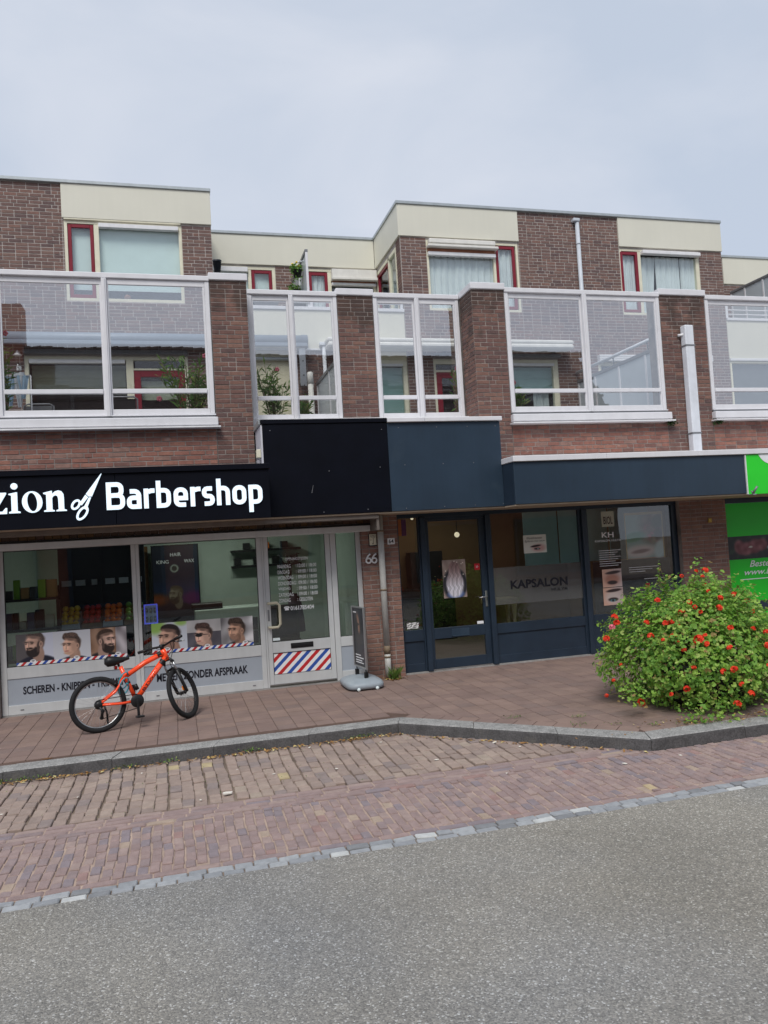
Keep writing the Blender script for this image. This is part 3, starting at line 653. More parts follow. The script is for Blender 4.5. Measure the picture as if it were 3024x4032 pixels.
# ---- recessed middle block
A2 = house_block('recessed cream apartment block with open balcony parapet between two brick blocks', .9, 4.56, 2.7)
hB = [(.95, 2.32, 6.2, 7.935), (2.98, 4.54, 6.2, 7.935)]
wall_cells(MB(), .91, 4.56, 6.1, 8.6, YB+.0015, YB+.3, hB).build('wall', 'mortar', A2)
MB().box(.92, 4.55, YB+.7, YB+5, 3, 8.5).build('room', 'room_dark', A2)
pieces('brick', 'brick_upper', A2, brick_items(.91, 4.56, 6.5, 7.96, YB, hB, seed=3)+brick_items(2.37, 3.3, 3.3, 5.66, YA+.02, (), seed=4))
box_part('fascia_panel', 'cream_panel', A2, .91, 4.52, YB-.035, YB+.1, 7.965, 8.602)
box_part('coping', 'coping', A2, .91, 4.5, YB-.06, YB+5, 8.602, 8.665, .008)
W = fr('window', 'cream_frame', A2, .95, 2.32, 6.2, 7.935, .07, YB+.005, .09)
MB().box(1.74, 1.81, YB+.006, YB+.09, 6.27, 7.86, .004).build('mullion', 'cream_frame', W)
fr('sash', 'red_paint', W, 1.815, 2.245, 6.3, 7.86, .065, YB+.015, .05); pane(W, 1.88, 2.18, 6.36, 7.795, YB+.035); pane(W, 1.02, 1.74, 6.27, 7.8, YB+.04)
box_part('roller_box', 'white_paint', W, .98, 1.735, YB-.05, YB+.05, 7.8, 7.9)
MB().box(1.0, 2.3, YB+.12, YB+.125, 6.3, 7.86).build('blind', 'blind_white', W)
W = fr('window', 'cream_frame', A2, 2.98, 4.54, 6.2, 7.935, .06, YB+.005, .09)
MB().box(3.455, 3.535, YB+.006, YB+.09, 6.26, 7.87, .004).build('mullion', 'cream_frame', W)
fr('sash', 'red_paint', W, 3.04, 3.455, 6.3, 7.86, .065, YB+.015, .05); pane(W, 3.1, 3.39, 6.36, 7.795, YB+.035); pane(W, 3.535, 4.48, 6.27, 7.56, YB+.04)
curtain(W, 3.05, 3.5, 6.25, 7.86, YB+.11, 5)
box_part('roller_box', 'awning_white', W, 3.53, 4.53, YB-.14, YB+.0, 7.72, 7.9); box_part('roller_bar', 'awning_white', W, 3.52, 4.54, YB-.17, YB-.01, 7.665, 7.72)
box_part('awning_fabric', 'fabric_brown', W, 3.55, 4.5, YB-.06, YB+.0, 7.622, 7.662); box_part('front_bar', 'white_paint', W, 3.53, 4.52, YB-.08, YB+.02, 7.565, 7.62)
# parapet and the wall under it, flush with the brick blocks
box_part('parapet_panel', 'cream_panel', A2, .912, 4.556, YA, YA+.08, 5.695, 6.43)
box_part('parapet_rail', 'white_alu', A2, .912, 4.556, YA-.03, YA+.1, 6.432, 6.495)
for k, z in enumerate((6.60, 6.72)): MB().tube([(.92, YA+.03, z), (4.55, YA+.03, z)], .016, 8).build('rail', 'white_alu', A2)
for x in (.95, 2.72, 4.52): MB().box(x-.025, x+.025, YA+.01, YA+.05, 6.49, 6.74, .003).build('rail_post', 'white_alu', A2)
box_part('trim', 'white_paint', A2, .912, 4.556, YA-.02, YA+.08, 5.655, 5.692)
box_part('balcony_slab', 'cream_panel', A2, .912, 4.556, YA+.085, YB, 5.7, 5.9)
box_part('cream_wall', 'cream_render', A2, .91, 2.365, YA+.005, YA+.3, 3.0, 5.65)
box_part('mortar_wall', 'mortar', A2, 2.366, 3.3, YA+.028, YA+.3, 3.0, 5.65)
hc = [(3.5, 4.54, 3.6, 5.475)]
wall_cells(MB(), 3.301, 4.556, 3.0, 5.652, YA+.006, YA+.3, hc).build('cream_wall', 'cream_render', A2)
W = fr('window', 'cream_frame', A2, 3.5, 4.54, 3.6, 5.475, .075, YA-.01, .09)
pane(W, 3.575, 4.46, 3.675, 5.35, YA+.03); box_part('roller_box', 'white_paint', W, 3.575, 4.46, YA-.03, YA+.04, 5.352, 5.4)
MB().box(3.56, 4.47, YA+.1, YA+.105, 3.65, 5.35).build('blind', 'teal_blind', W)
# roller awning over the cream wall
ra = thing('roller_blind_box', (1.8, YA-.1, 5.45), 'slim pale roller box on the cream wall over the oleander', 'roller blind')
MB().tube([(.95, YA-.06, 5.475), (2.35, YA-.06, 5.475)], .035, 10).build('roller', 'coping', ra)
MB().box(2.35, 2.37, YA-.1, YA-.003, 5.42, 5.52, .004).build('bracket', 'grey_metal', ra)
bp = thing('mounting_plate', (2.45, YA-.2, 5.2), 'long bare aluminium plate with bolt heads on the brick beside the grey awning', 'bracket')
MB().box(2.39, 2.51, YA-.21, YA-.19, 4.93, 5.65, .004).build('plate', 'silver', bp); MB().box(2.4, 2.5, YA-.19, YA+.02, 5.0, 5.08).build('strut', 'grey_metal', bp)
for z in (5.4, 5.13, 4.94): MB().lathe([(.0001, 0), (.012, 0), (.012, .012), (.0001, .012)], (2.455, YA-.222, z), 'y', 8).build('bolt', 'black', bp)
fp = thing('vent_pipe', (2.57, YA-.2, 3.4), 'fat cream vent pipe with a rounded cap in the middle balcony', 'pipe')
MB().tube([(2.575, YA-.2, 3.3), (2.575, YA-.2, 5.0)], .052, 14).build('pipe', 'awning_white', fp); MB().tube([(2.575, YA-.2, 4.97), (2.575, YA-.2, 5.15), (2.575, YA-.2, 5.19)], [.06, .058, .045], 14).build('cap', 'awning_white', fp)
dp = thing('downpipe', (2.89, YA-.08, 3.4), 'pale grey downpipe with a hopper under the cream parapet', 'downpipe')
MB().tube([(2.895, YA-.06, 3.3), (2.895, YA-.06, 5.74)], .037, 12).build('pipe', 'pvc_grey', dp); MB().box(2.81, 2.97, YA-.12, YA-.01, 5.73, 5.79, .006).build('hopper', 'pvc_grey', dp)
def privacy(label, x, ya, yb, z0, z1, posts, loc=None):
    p = thing('privacy_screen', (x, yb, z0), label, 'privacy screen')
    MB().box(x-.03, x+.03, ya, yb, z1-.06, z1, .006).build('top_rail', 'grey_metal', p); 
    pts = sorted(set([ya+.02]+posts+[yb-.03]))
    for q in pts: MB().box(x-.022, x+.022, q-.025, q+.025, z0, z1-.06, .004).build('post', 'white_alu', p)
    for a, b in zip(pts[:-1], pts[1:]): MB().box(x-.008, x+.008, a+.027, b-.027, z0+.05, z1-.065).build('panel', 'screen_grey', p)
    return p
privacy('grey privacy screen between terraces beside the cream vent pipe', 2.74, 11.3, 14.28, 3.5, 5.03, [12.2, 13.1])
ps = privacy('tall pale privacy screen on the parapet with flower pots hung on it', 2.68, 14.35, 16.1, 6.5, 7.64, [15.2])
for (y, z, pc, s) in ((14.75, 7.36, 'petal_yellow', 1), (15.15, 7.1, None, 2)):
    hp = thing('hanging_pot', (2.62, y, z), 'black hanging pot with yellow flowers on the tall privacy screen' if pc else 'black hanging pot with trailing green plant below the yellow flowers', 'flower pot')
    MB().lathe([(.0001, -.13), (.07, -.13), (.1, .0), (.105, 0), (.08, -.02)], (2.55, y, z), seg=12).build('pot', 'black', hp)
    mb = MB(); R = random.Random(s)
    for k in range(260):
        a, rr = R.random()*6.28, R.random()**.5*.13; c = Vector((2.53+math.cos(a)*rr, y+math.sin(a)*rr, z+R.uniform(-.02, .1)-(.25*R.random() if R.random() < .35 else 0)))
        d = Vector((R.gauss(0, 1), R.gauss(0, 1), R.gauss(.4, 1))).normalized(); e = d.orthogonal().normalized()*.016; f_ = d.cross(e).normalized()*.024
        mb.add([c-e, c+f_, c+e, c-f_], [(0, 1, 2, 3)])
    mb.build('foliage', 'leaf_oleander', hp, kind='stuff')
    if pc:
        for k in range(5):
            a = k*2.4; MB().sphere((2.53+math.cos(a)*.07, y+math.sin(a)*.07, z+.1+.02*(k % 3)), .024, 7, 4).build('flower', pc, hp)
        for k in range(4): MB().sphere((2.55+.04*k, y-.03*k, z+.16), .02, 7, 4).build('flower', 'cloth_white', hp)
for x, mname, lab in ((1.87, 'grey_box', 'grey trough planter standing on the cream balcony behind the rails'), (2.5, 'black', 'black trough planter on the cream balcony near the tall screen')):
    MBt = MB(); MBt.poly([(x-.2, 6.5), (x+.2, 6.5), (x+.26, 6.66), (x-.26, 6.66)] if x < 2 else [(x-.14, 6.5), (x+.12, 6.5), (x+.14, 6.6), (x-.16, 6.6)], YA+.12, YA+.3)
    o = MBt.build('trough_planter', mname); tag(o, lab, 'planter')
# ---- main brick block
A3 = house_block('long brown brick apartment block with two cream fascias and curtained windows', 4.56, 12.07, 8.3)
holes = [(5.10, 7.10, 6.485, 7.925), (9.48, 11.47, 6.495, 7.935), (5.10, 7.835, 3.4, 5.505), (8.78, 11.5, 3.4, 5.46)]
wall_cells(MB(), 4.565, 12.065, 3.0, 8.6, YA+.0015, YA+.3, holes).build('wall', 'mortar', A3)
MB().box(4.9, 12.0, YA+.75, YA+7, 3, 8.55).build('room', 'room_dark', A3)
items = brick_items(4.565, 7.12, 3.2, 7.965, YA, holes, seed=5)+brick_items(7.12, 9.47, 3.2, 8.6, YA, holes, seed=6)+brick_items(9.47, 12.065, 3.2, 7.965, YA, holes, seed=7)
items += brick_items(14.335, 14.6, 5.95, 7.96, 4.56, (), face='-X', seed=8)
pieces('brick', 'brick_upper', A3, items)
MB().box(4.566, 4.86, YA+.31, 14.6, 5.95, 7.96).box(4.566, 4.86, 14.6, YB, 5.95, 6.4).box(4.566, 4.86, 14.6, YB, 7.86, 7.96).build('return_wall', 'mortar', A3)
box_part('fascia_panel', 'cream_panel', A3, 4.555, 7.12, YA-.035, YA+.1, 7.967, 8.602); box_part('fascia_panel', 'cream_panel', A3, 4.525, 4.6, YA-.031, YB-.04, 7.968, 8.601)
box_part('fascia_panel', 'cream_panel', A3, 9.47, 12.07, YA-.035, YA+.1, 7.97, 8.602)
box_part('coping', 'coping', A3, 4.5, 12.085, YA-.06, YA+7.05, 8.603, 8.667, .008)
# side window in the return
W = MB().box(4.55, 4.62, 14.6, 14.66, 6.4, 7.86).box(4.55, 4.62, 15.12, 15.19, 6.4, 7.86).box(4.55, 4.62, 16.06, 16.12, 6.4, 7.86).box(4.55, 4.62, 14.66, 16.06, 7.79, 7.86).build('window', 'cream_frame', A3)
MB().box(4.56, 4.61, 15.19, 15.25, 6.4, 7.79).box(4.56, 4.61, 16.0, 16.06, 6.4, 7.79).box(4.56, 4.61, 15.25, 16.0, 7.73, 7.79).build('sash', 'red_paint', W)
MB().box(4.59, 4.596, 14.66, 15.12, 6.4, 7.79).build('pane', 'glass', W); MB().box(4.59, 4.596, 15.25, 16.0, 6.4, 7.73).build('pane', 'glass', W)
MB().box(4.8, 4.86, 14.6, YB, 6.4, 7.86).build('blind', 'blind_white', W)
# upper window with awning box
W = fr('window', 'cream_frame', A3, 5.10, 7.10, 6.485, 7.925, .05, YA+.005, .09)
MB().box(6.545, 6.595, YA+.006, YA+.09, 6.54, 7.87, .004).build('mullion', 'cream_frame', W)
fr('sash', 'red_paint', W, 6.6, 7.03, 6.55, 7.865, .06, YA+.015, .05); pane(W, 6.66, 6.97, 6.61, 7.805, YA+.035); pane(W, 5.15, 6.54, 6.535, 7.58, YA+.04)
curtain(W, 5.12, 6.56, 6.5, 7.62, YA+.1, 2); curtain(W, 6.62, 7.06, 6.5, 7.86, YA+.1, 3)
box_part('roller_box', 'awning_white', W, 5.13, 6.555, YA-.13, YA, 7.815, 7.905, .012); box_part('roller_bar', 'awning_white', W, 5.1, 6.61, YA-.15, YA, 7.735, 7.79, .012)
box_part('awning_fabric', 'fabric_brown', W, 5.12, 6.56, YA-.05, YA, 7.665, 7.732); box_part('front_bar', 'white_paint', W, 5.12, 6.57, YA-.07, YA+.02, 7.59, 7.66)
# second upper window
W = fr('window', 'cream_frame', A3, 9.48, 11.47, 6.495, 7.935, .05, YA+.005, .09)
MB().box(9.925, 10.0, YA+.006, YA+.09, 6.545, 7.88, .004).build('mullion', 'cream_frame', W)
fr('sash', 'red_paint', W, 9.495, 9.92, 6.55, 7.868, .06, YA+.0, .06); pane(W, 9.555, 9.86, 6.61, 7.808, YA+.035); pane(W, 10.0, 11.39, 6.545, 7.8, YA+.04)
box_part('roller_box', 'white_paint', W, 10.0, 11.455, YA-.1, YA+.02, 7.815, 7.895, .01); MB().box(11.39, 11.42, YA+.006, YA+.09, 6.54, 7.8).build('stile', 'cream_frame', W)
curtain(W, 9.5, 9.93, 6.5, 7.86, YA+.1, 6); curtain(W, 10.42, 11.0, 6.5, 7.82, YA+.1, 7); curtain(W, 11.05, 11.42, 6.5, 7.82, YA+.1, 8); curtain(W, 9.98, 10.42, 6.5, 7.82, YA+.13, 9, spread=.25)
# lower door and window
D = fr('door_frame', 'cream_frame', A3, 5.10, 6.1, 3.4, 5.505, .05, YA+.005, .09)
MB().box(5.15, 6.05, YA+.007, YA+.09, 5.245, 5.285, .003).build('transom', 'cream_frame', D); pane(D, 5.15, 6.05, 5.285, 5.41, YA+.04); MB().box(5.15, 6.05, YA+.008, YA+.08, 5.41, 5.455).build('head', 'cream_frame', D)
D = fr('door', 'red_paint', A3, 5.152, 6.048, 3.45, 5.243, .115, YA+.02, .05); pane(D, 5.267, 5.93, 3.6, 5.128, YA+.04)
W = fr('window', 'cream_frame', A3, 6.1, 7.835, 3.6, 5.505, .08, YA+.005, .09); pane(W, 6.18, 7.72, 3.7, 5.37, YA+.04)
MB().box(7.72, 7.755, YA+.006, YA+.09, 3.68, 5.42).build('stile', 'cream_frame', W); box_part('roller_box', 'white_paint', W, 6.18, 7.745, YA-.02, YA+.05, 5.372, 5.425)
MB().box(6.15, 7.76, YA+.12, YA+.125, 4.9, 5.37).build('blind', 'teal_blind', W); curtain(W, 7.35, 7.72, 3.6, 4.9, YA+.25, 12)
MB().box(6.1, 7.835, YA+.01, YA+.3, 3.4, 3.6).build('sill_wall', 'cream_render', A3)
box_part('shutter_box', 'grey_metal', A3, 5.1, 7.865, YA-.1, YA-.004, 5.53, 5.60)
W = fr('window', 'cream_frame', A3, 8.78, 11.5, 3.4, 5.46, .07, YA+.005, .09); pane(W, 8.85, 11.43, 3.47, 5.39, YA+.04); MB().box(10.1, 10.18, YA+.006, YA+.09, 3.47, 5.39).build('mullion', 'cream_frame', W)
sb = MB()
for k in range(3): sb.box(8.76, 11.55, YA-.12, YA-.004, 5.462+k*.046, 5.504+k*.046, .004)
sb.build('shutter_box', 'white_paint', A3)
aw = thing('awning_box', (5.5, YA-.4, 5.7), 'long white awning cassette across the brick wall above red door', 'awning')
MB().box(2.9, 8.02, YA-.4, YA-.1, 5.735, 5.815, .025).build('cassette', 'awning_white', aw); MB().box(2.91, 8.01, YA-.42, YA-.1, 5.63, 5.728, .03).build('front_bar', 'awning_white', aw)
for x in (3.05, 5.3, 7.7): MB().box(x, x+.08, YA-.12, YA-.003, 5.66, 5.8).build('bracket', 'grey_metal', aw)
dp = thing('downpipe', (8.45, YA-.07, 3.4), 'pale grey round downpipe on the brick wall between two cream fascias', 'downpipe')
MB().tube([(8.475, YA-.06, 3.3), (8.475, YA-.06, 8.47)], .044, 14).build('pipe', 'pvc_upper', dp); MB().box(8.37, 8.525, YA-.12, YA-.003, 8.43, 8.5, .012).build('hopper', 'pvc_upper', dp)
for z in (7.95, 6.3, 4.7): MB().tube([(8.475, YA-.06, z), (8.475, YA-.06, z+.03)], .05, 14).build('clamp', 'pvc_upper', dp)
p = privacy('long grey privacy screen with handrail beside the brick wall', 8.27, 11.0, 14.28, 3.5, 5.06, [11.9, 12.75, 13.6])
MB().tube([(8.24, 14.27, 5.22), (8.24, 10.95, 5.22)], .032, 10).build('handrail', 'pvc_grey', p)
for y in (14.0, 12.9, 11.8): MB().tube([(8.26, y, 5.05), (8.245, y, 5.21)], .012, 6).build('bracket', 'grey_metal', p)
# ---- recessed block beyond
A4 = house_block('recessed cream apartment block with frosted green window at the far end', 12.07, 17, 14.5)
wall_cells(MB(), 12.07, 18, 6.1, 8.6, YB+.0015, YB+.3, []).build('wall', 'mortar', A4)
pieces('brick', 'brick_upper', A4, brick_items(12.07, 15.5, 6.5, 8.6, YB, [(13.62, 15.5, 7.93, 8.7)], seed=9))
box_part('fascia_panel', 'cream_panel', A4, 13.62, 18, YB-.035, YB+.1, 7.93, 8.602); box_part('coping', 'coping', A4, 12.09, 18, YB-.06, YB+5, 8.602, 8.665, .008)
box_part('parapet_panel', 'cream_panel', A4, 12.075, 18, YA, YA+.08, 5.565, 6.415); box_part('parapet_rail', 'white_alu', A4, 12.075, 18, YA-.03, YA+.1, 6.417, 6.475)
box_part('balcony_slab', 'cream_panel', A4, 12.075, 18, YA+.085, YB, 5.7, 5.9)
for z in (6.565, 6.665): MB().tube([(12.1, YA+.03, z), (18, YA+.03, z)], .014, 8).build('rail', 'white_alu', A4)
for x in (12.1, 14.2): MB().box(x-.03, x+.03, YA+.0, YA+.06, 6.475, 6.77, .003).build('rail_post', 'white_alu', A4)
box_part('trim', 'white_paint', A4, 12.075, 18, YA-.03, YA+.08, 5.505, 5.562)
W = fr('window', 'cream_frame', A4, 12.085, 15, 3.4, 5.5, .045, YA+.005, .09); pane(W, 12.13, 14.955, 3.45, 5.45, YA+.04)
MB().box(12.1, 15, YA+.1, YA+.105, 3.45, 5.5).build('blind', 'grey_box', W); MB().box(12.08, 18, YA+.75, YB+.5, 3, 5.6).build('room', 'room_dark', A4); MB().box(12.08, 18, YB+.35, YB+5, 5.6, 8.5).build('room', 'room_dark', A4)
privacy('dark railed privacy screen on the far cream balcony', 13.78, 14.36, 16.1, 6.5, 7.72, [15.0, 15.6])
# terrace deck, one sheet over the shops
MB().box(-4.5, 18, 10.95, YA+.3, 3.05, 3.42).build('terrace_floor', 'concrete', kind='structure')
# ================================================================ FRONT WALLS, PILLARS, GLAZED SCREENS
def pillar(name, label, x0, x1, y, z0, z1, cat, seed, m='brick_front', left=None, y1=None, cap=None, extra=()):
    t = thing(name, ((x0+x1)/2, y, z0), label, cat)
    MB().box(x0+.003, x1-.003, y+.0015, y1 or y+.35, z0, z1).build('core', 'mortar_dark', t)
    it = brick_items(x0, x1, z0, z1, y, (), seed=seed)
    if left: it += brick_items(y+.0, left, z0, z1, x0, (), face='-X', seed=seed+50)
    for e in extra: it += e
    pieces('brick', m, t, it)
    if cap: MB().box(x0-.015, x1+.015, y-.03, (y1 or y+.35)+.01, z1, z1+.1, .008).build('cap', 'white_alu', t)
    return t
def front_wall(name, label, x0, x1, z0, z1, y, seed, m='brick_strip', more=()):
    t = thing(name, ((x0+x1)/2, y, z0), label, 'brick wall')
    MB().box(x0, x1, y+.0015, y+.33, z0, z1).build('core', 'mortar_dark', t)
    pieces('brick', m, t, brick_items(x0, x1, z0, z1, y, (), seed=seed)); return t
front_wall('brick_wall', 'reddish brick band between the barbershop sign and the glazed balcony', -3.2, .61, 2.7, 3.62, YW, 21)
pillar('brick_pillar', 'brown brick pillar with white cap beside the black box fascia', .612, 1.115, YW, 2.7, 5.65, 'brick pillar', 22, cap=1)
pillar('brick_pillar', 'brick pillar at the edge of the first glazed balcony', -2.72, -2.1, YW, 3.62, 5.65, 'brick pillar', 23, cap=1)
pillar('brick_pillar', 'narrow brown brick pillar between the two middle glazed screens', 2.495, 3.045, YM, 3.3, 5.655, 'brick pillar', 24, cap=1)
pillar('brick_pillar', 'brick corner pillar whose side face shows, above the navy box', 4.455, 4.985, YW, 2.7, 5.645, 'brick pillar', 25, left=YM+.0, y1=YM+.35, cap=1)
front_wall('brick_wall', 'reddish brick band with white lime stains above the navy fascia', 4.986, 7.70, 2.7, 3.6, YW, 26)
pillar('brick_pillar', 'wide brown brick pillar behind the square white downpipe', 7.702, 8.555, YW, 2.7, 5.645, 'brick pillar', 27, cap=1)
front_wall('brick_wall', 'reddish brick band above the bright green sign', 8.557, 12, 2.7, 3.6, YW, 28)
pillar('brick_pillar', 'ground floor brick pillar carrying house numbers 66 and 64', 2.545, 3.085, YW, 0, 2.45, 'brick pillar', 29, m='brick_low', y1=11.0, left=10.72)
pillar('brick_pillar', 'wide shaded brick pillar between the salon and the green shop', 7.785, 8.66, YW, 0, 2.45, 'brick pillar', 30, m='brick_low', y1=11.0)
pillar('brick_pillar', 'brick pillar at the edge of the barbershop window', -2.95, -2.2, YW, 0, 2.45, 'brick pillar', 31, m='brick_low', y1=11.0)
mb = MB()
for cx in (7.72, 8.6):
    for k in range(90):
        c = Vector((cx+random.gauss(0, .045), YW-.06+random.gauss(0, .02), 3.57+random.gauss(-.01, .022))); d = Vector((random.gauss(0, 1), random.gauss(-.5, 1), random.gauss(.3, 1))).normalized(); e = d.orthogonal()*.012; f_ = d.cross(e).normalized()*.02
        mb.add([c-e, c+f_, c+e, c-f_], [(0, 1, 2, 3)])
mb.build('moss', 'moss', kind='stuff')
def screen(label, x0, x1, y, mull, ztop, zbot, sill=True, group=None):
    t = thing('balcony_screen', ((x0+x1)/2, y, zbot), label, 'glazed balcony screen'); m = 'white_alu'
    MB().box(x0, x1, y-.03, y+.07, ztop-.072, ztop, .008).build('top_rail', m, t)
    for a, b in ((x0+.002, x0+.062), (x1-.062, x1-.002)): MB().box(a, b, y-.012, y+.05, zbot-.0, ztop-.073, .006).build('post', m, t)
    for (a, b) in mull: MB().box(a, b, y-.04, y+.052, zbot-.02, ztop-.074, .006).box(a+.02, b-.02, y-.052, y-.041, zbot-.02, ztop-.08).build('mullion', m, t)
    cuts = [x0+.062]+[v for ab in mull for v in ab]+[x1-.062]
    for i in range(0, len(cuts), 2):
        a, b = cuts[i], cuts[i+1]; q = y+.012 if i % 4 == 0 else y-.002
        f = MB().box(a+.001, b-.001, q, q+.035, ztop-.15, ztop-.075, .004).box(a+.001, b-.001, q, q+.035, zbot+.0, zbot+.075, .004).box(b-.03, b-.001, q, q+.034, zbot+.076, ztop-.151, .003).box(a+.001, a+.02, q, q+.034, zbot+.076, ztop-.151, .003).build('sash', m, t)
        MB().box(a+.02, b-.03, q+.014, q+.02, zbot+.075, ztop-.15).build('pane', 'glass_screen', f)
        MB().box(a+.021, b-.031, q-.022, q+.01, zbot+.285, zbot+.345, .005).build('crossbar', m, t)
    if sill:
        MB().box(x0-.005, x1+.01, y-.03, y+.06, zbot-.02, zbot-.003, .003).build('drip', m, t)
        MB().box(x0-.02, x1+.03, y-.1, y+.03, zbot-.165, zbot-.055, .008).build('sill', m, t)
        MB().box(x0-.04, x1+.06, y-.14, y+.02, zbot-.205, zbot-.182, .004).build('ledge', 'white_paint', t)
        MB().box(x0, x1, y-.02, y+.05, zbot-.18, zbot-.02).build('infill', 'grey_metal', t)
    return t
screen('wide two-pane white balcony screen above the barbershop sign', -2.095, .605, YW, [(-.79, -.725)], 5.70, 3.80)
screen('narrow two-pane white balcony screen over the black box', 1.165, 2.49, YM, [(1.76, 1.825)], 5.70, 3.79, sill=False)
screen('narrow two-pane white balcony screen over the navy box', 3.05, 4.43, YM, [(3.70, 3.77)], 5.705, 3.79, sill=False)
screen('wide two-pane white balcony screen with a handrailed partition behind', 4.99, 7.695, YW, [(6.295, 6.37)], 5.68, 3.78)
screen('white balcony screen beyond the square downpipe', 8.56, 11.4, YW, [(9.95, 10.02)], 5.665, 3.78)
MB().box(1.12, 4.45, YM-.1, YM+.2, 3.3, 3.785).build('upstand', 'white_paint', kind='structure')
dp = thing('downpipe', (8.12, YW-.1, 3.0), 'square white downpipe with two grey bands on the wide pillar', 'downpipe')
MB().box(8.045, 8.205, YW-.14, YW-.012, 2.95, 5.125, .012).build('pipe', 'pvc_grey', dp)
for z in (4.78, 3.36): MB().box(8.04, 8.21, YW-.145, YW-.01, z, z+.028, .003).build('band', 'grey_metal', dp)
MB().tube([(8.06, YW-.08, 4.98), (7.99, YW-.02, 4.98)], .022, 8).build('outlet', 'white_paint', dp)
# ================================================================ CANOPIES AND SIGNS
ZC = 2.306
cn = thing('canopy', (-1, 9.6, ZC), 'low canopy over the barbershop windows behind the black sign', 'canopy')
MB().box(-3.2, 1.15, 9.66, 10.6, ZC+.02, 2.94).build('body', 'navy', cn); MB().box(-3.2, 1.15, 9.64, 10.66, ZC, ZC+.018).build('soffit', 'soffit', cn)
sg = thing('shop_sign', (-.5, 9.58, ZC), 'black barbershop sign with lit white letters and scissors', 'sign')
MB().box(-3.2, -.66, 9.585, 9.655, ZC+.002, 2.915, .003).build('panel', 'sign_black', sg); MB().box(-.656, 1.16, 9.585, 9.655, ZC+.002, 2.915, .003).build('panel', 'sign_black', sg)
MB().box(-3.2, 1.175, 9.56, 9.7, 2.92, 2.985, .003).build('cap', 'sign_black', sg)
YL = 9.565
def letter(f, name='letter'): mb = MB(); f(mb); return mb.build(name, 'sign_letter', sg)
def serif_n(mb, x=0):
    mb.poly([(-1.415+x, 2.545), (-1.415+x, 2.695), (-1.445+x, 2.705), (-1.445+x, 2.718), (-1.362+x, 2.738), (-1.352+x, 2.738), (-1.352+x, 2.70), (-1.32+x, 2.73), (-1.285+x, 2.74), (-1.25+x, 2.73), (-1.228+x, 2.695), (-1.225+x, 2.65), (-1.225+x, 2.52), (-1.198+x, 2.512), (-1.198+x, 2.498), (-1.31+x, 2.498), (-1.31+x, 2.512), (-1.285+x, 2.52), (-1.287+x, 2.645), (-1.295+x, 2.675), (-1.318+x, 2.685), (-1.338+x, 2.675), (-1.352+x, 2.655), (-1.352+x, 2.52), (-1.328+x, 2.512), (-1.328+x, 2.498), (-1.442+x, 2.498), (-1.442+x, 2.512), (-1.415+x, 2.52)], YL, YL+.02)
letter(serif_n)
letter(lambda mb: mb.ring2d((-1.565, 2.617), (.108, .125), (.052, .108), YL, YL+.02, rot=.12))
letter(lambda mb: (mb.poly([(-1.785, 2.52), (-1.785, 2.70), (-1.812, 2.708), (-1.812, 2.72), (-1.735, 2.735), (-1.722, 2.735), (-1.722, 2.52), (-1.693, 2.512), (-1.693, 2.496), (-1.812, 2.496), (-1.812, 2.512)], YL, YL+.02), mb.poly([(-1.752+.037*math.cos(k*.5236), 2.805+.037*math.sin(k*.5236)) for k in range(12)], YL, YL+.02)))
letter(lambda mb: mb.poly([(-2.03, 2.735), (-1.838, 2.735), (-1.838, 2.72), (-1.955, 2.52), (-1.88, 2.52), (-1.846, 2.56), (-1.832, 2.56), (-1.835, 2.492), (-2.04, 2.492), (-2.04, 2.51), (-1.925, 2.705), (-1.99, 2.705), (-2.012, 2.67), (-2.025, 2.67)], YL, YL+.02))
def serif_u(mb): mb.poly([(-2.32, 2.735), (-2.23, 2.735), (-2.23, 2.56), (-2.2, 2.53), (-2.16, 2.56), (-2.16, 2.735), (-2.09, 2.735), (-2.09, 2.52), (-2.06, 2.51), (-2.06, 2.495), (-2.14, 2.495), (-2.155, 2.52), (-2.22, 2.488), (-2.28, 2.51), (-2.295, 2.56), (-2.295, 2.715), (-2.32, 2.72)], YL, YL+.02)
letter(serif_u)
letter(lambda mb: mb.poly([(-2.58, 2.495), (-2.47, 2.495), (-2.47, 2.51), (-2.495, 2.52), (-2.495, 2.64), (-2.43, 2.64), (-2.415, 2.61), (-2.405, 2.61), (-2.405, 2.70), (-2.415, 2.70), (-2.43, 2.67), (-2.495, 2.67), (-2.495, 2.80), (-2.4, 2.80), (-2.37, 2.75), (-2.355, 2.75), (-2.36, 2.83), (-2.58, 2.83), (-2.58, 2.815), (-2.56, 2.80), (-2.56, 2.52), (-2.58, 2.51)], YL, YL+.02))
def scissors(mb):
    mb.poly([(-.792, 2.942), (-.918, 2.655), (-.955, 2.655), (-.985, 2.685)], YL, YL+.02)
    mb.poly([(-.99, 2.678), (-.96, 2.648), (-1.035, 2.555), (-1.06, 2.575)], YL, YL+.02)
    mb.poly([(-.952, 2.645), (-.928, 2.645), (-.985, 2.50), (-1.02, 2.52)], YL, YL+.02)
    mb.ring2d((-1.098, 2.566), (.068, .046), (.042, .022), YL-.001, YL+.021, rot=.95)
    mb.ring2d((-1.03, 2.462), (.094, .052), (.066, .028), YL-.002, YL+.022, rot=.95)
mbS = MB(); scissors(mbS); mbS.build('scissors_emblem', 'sign_letter', sg)
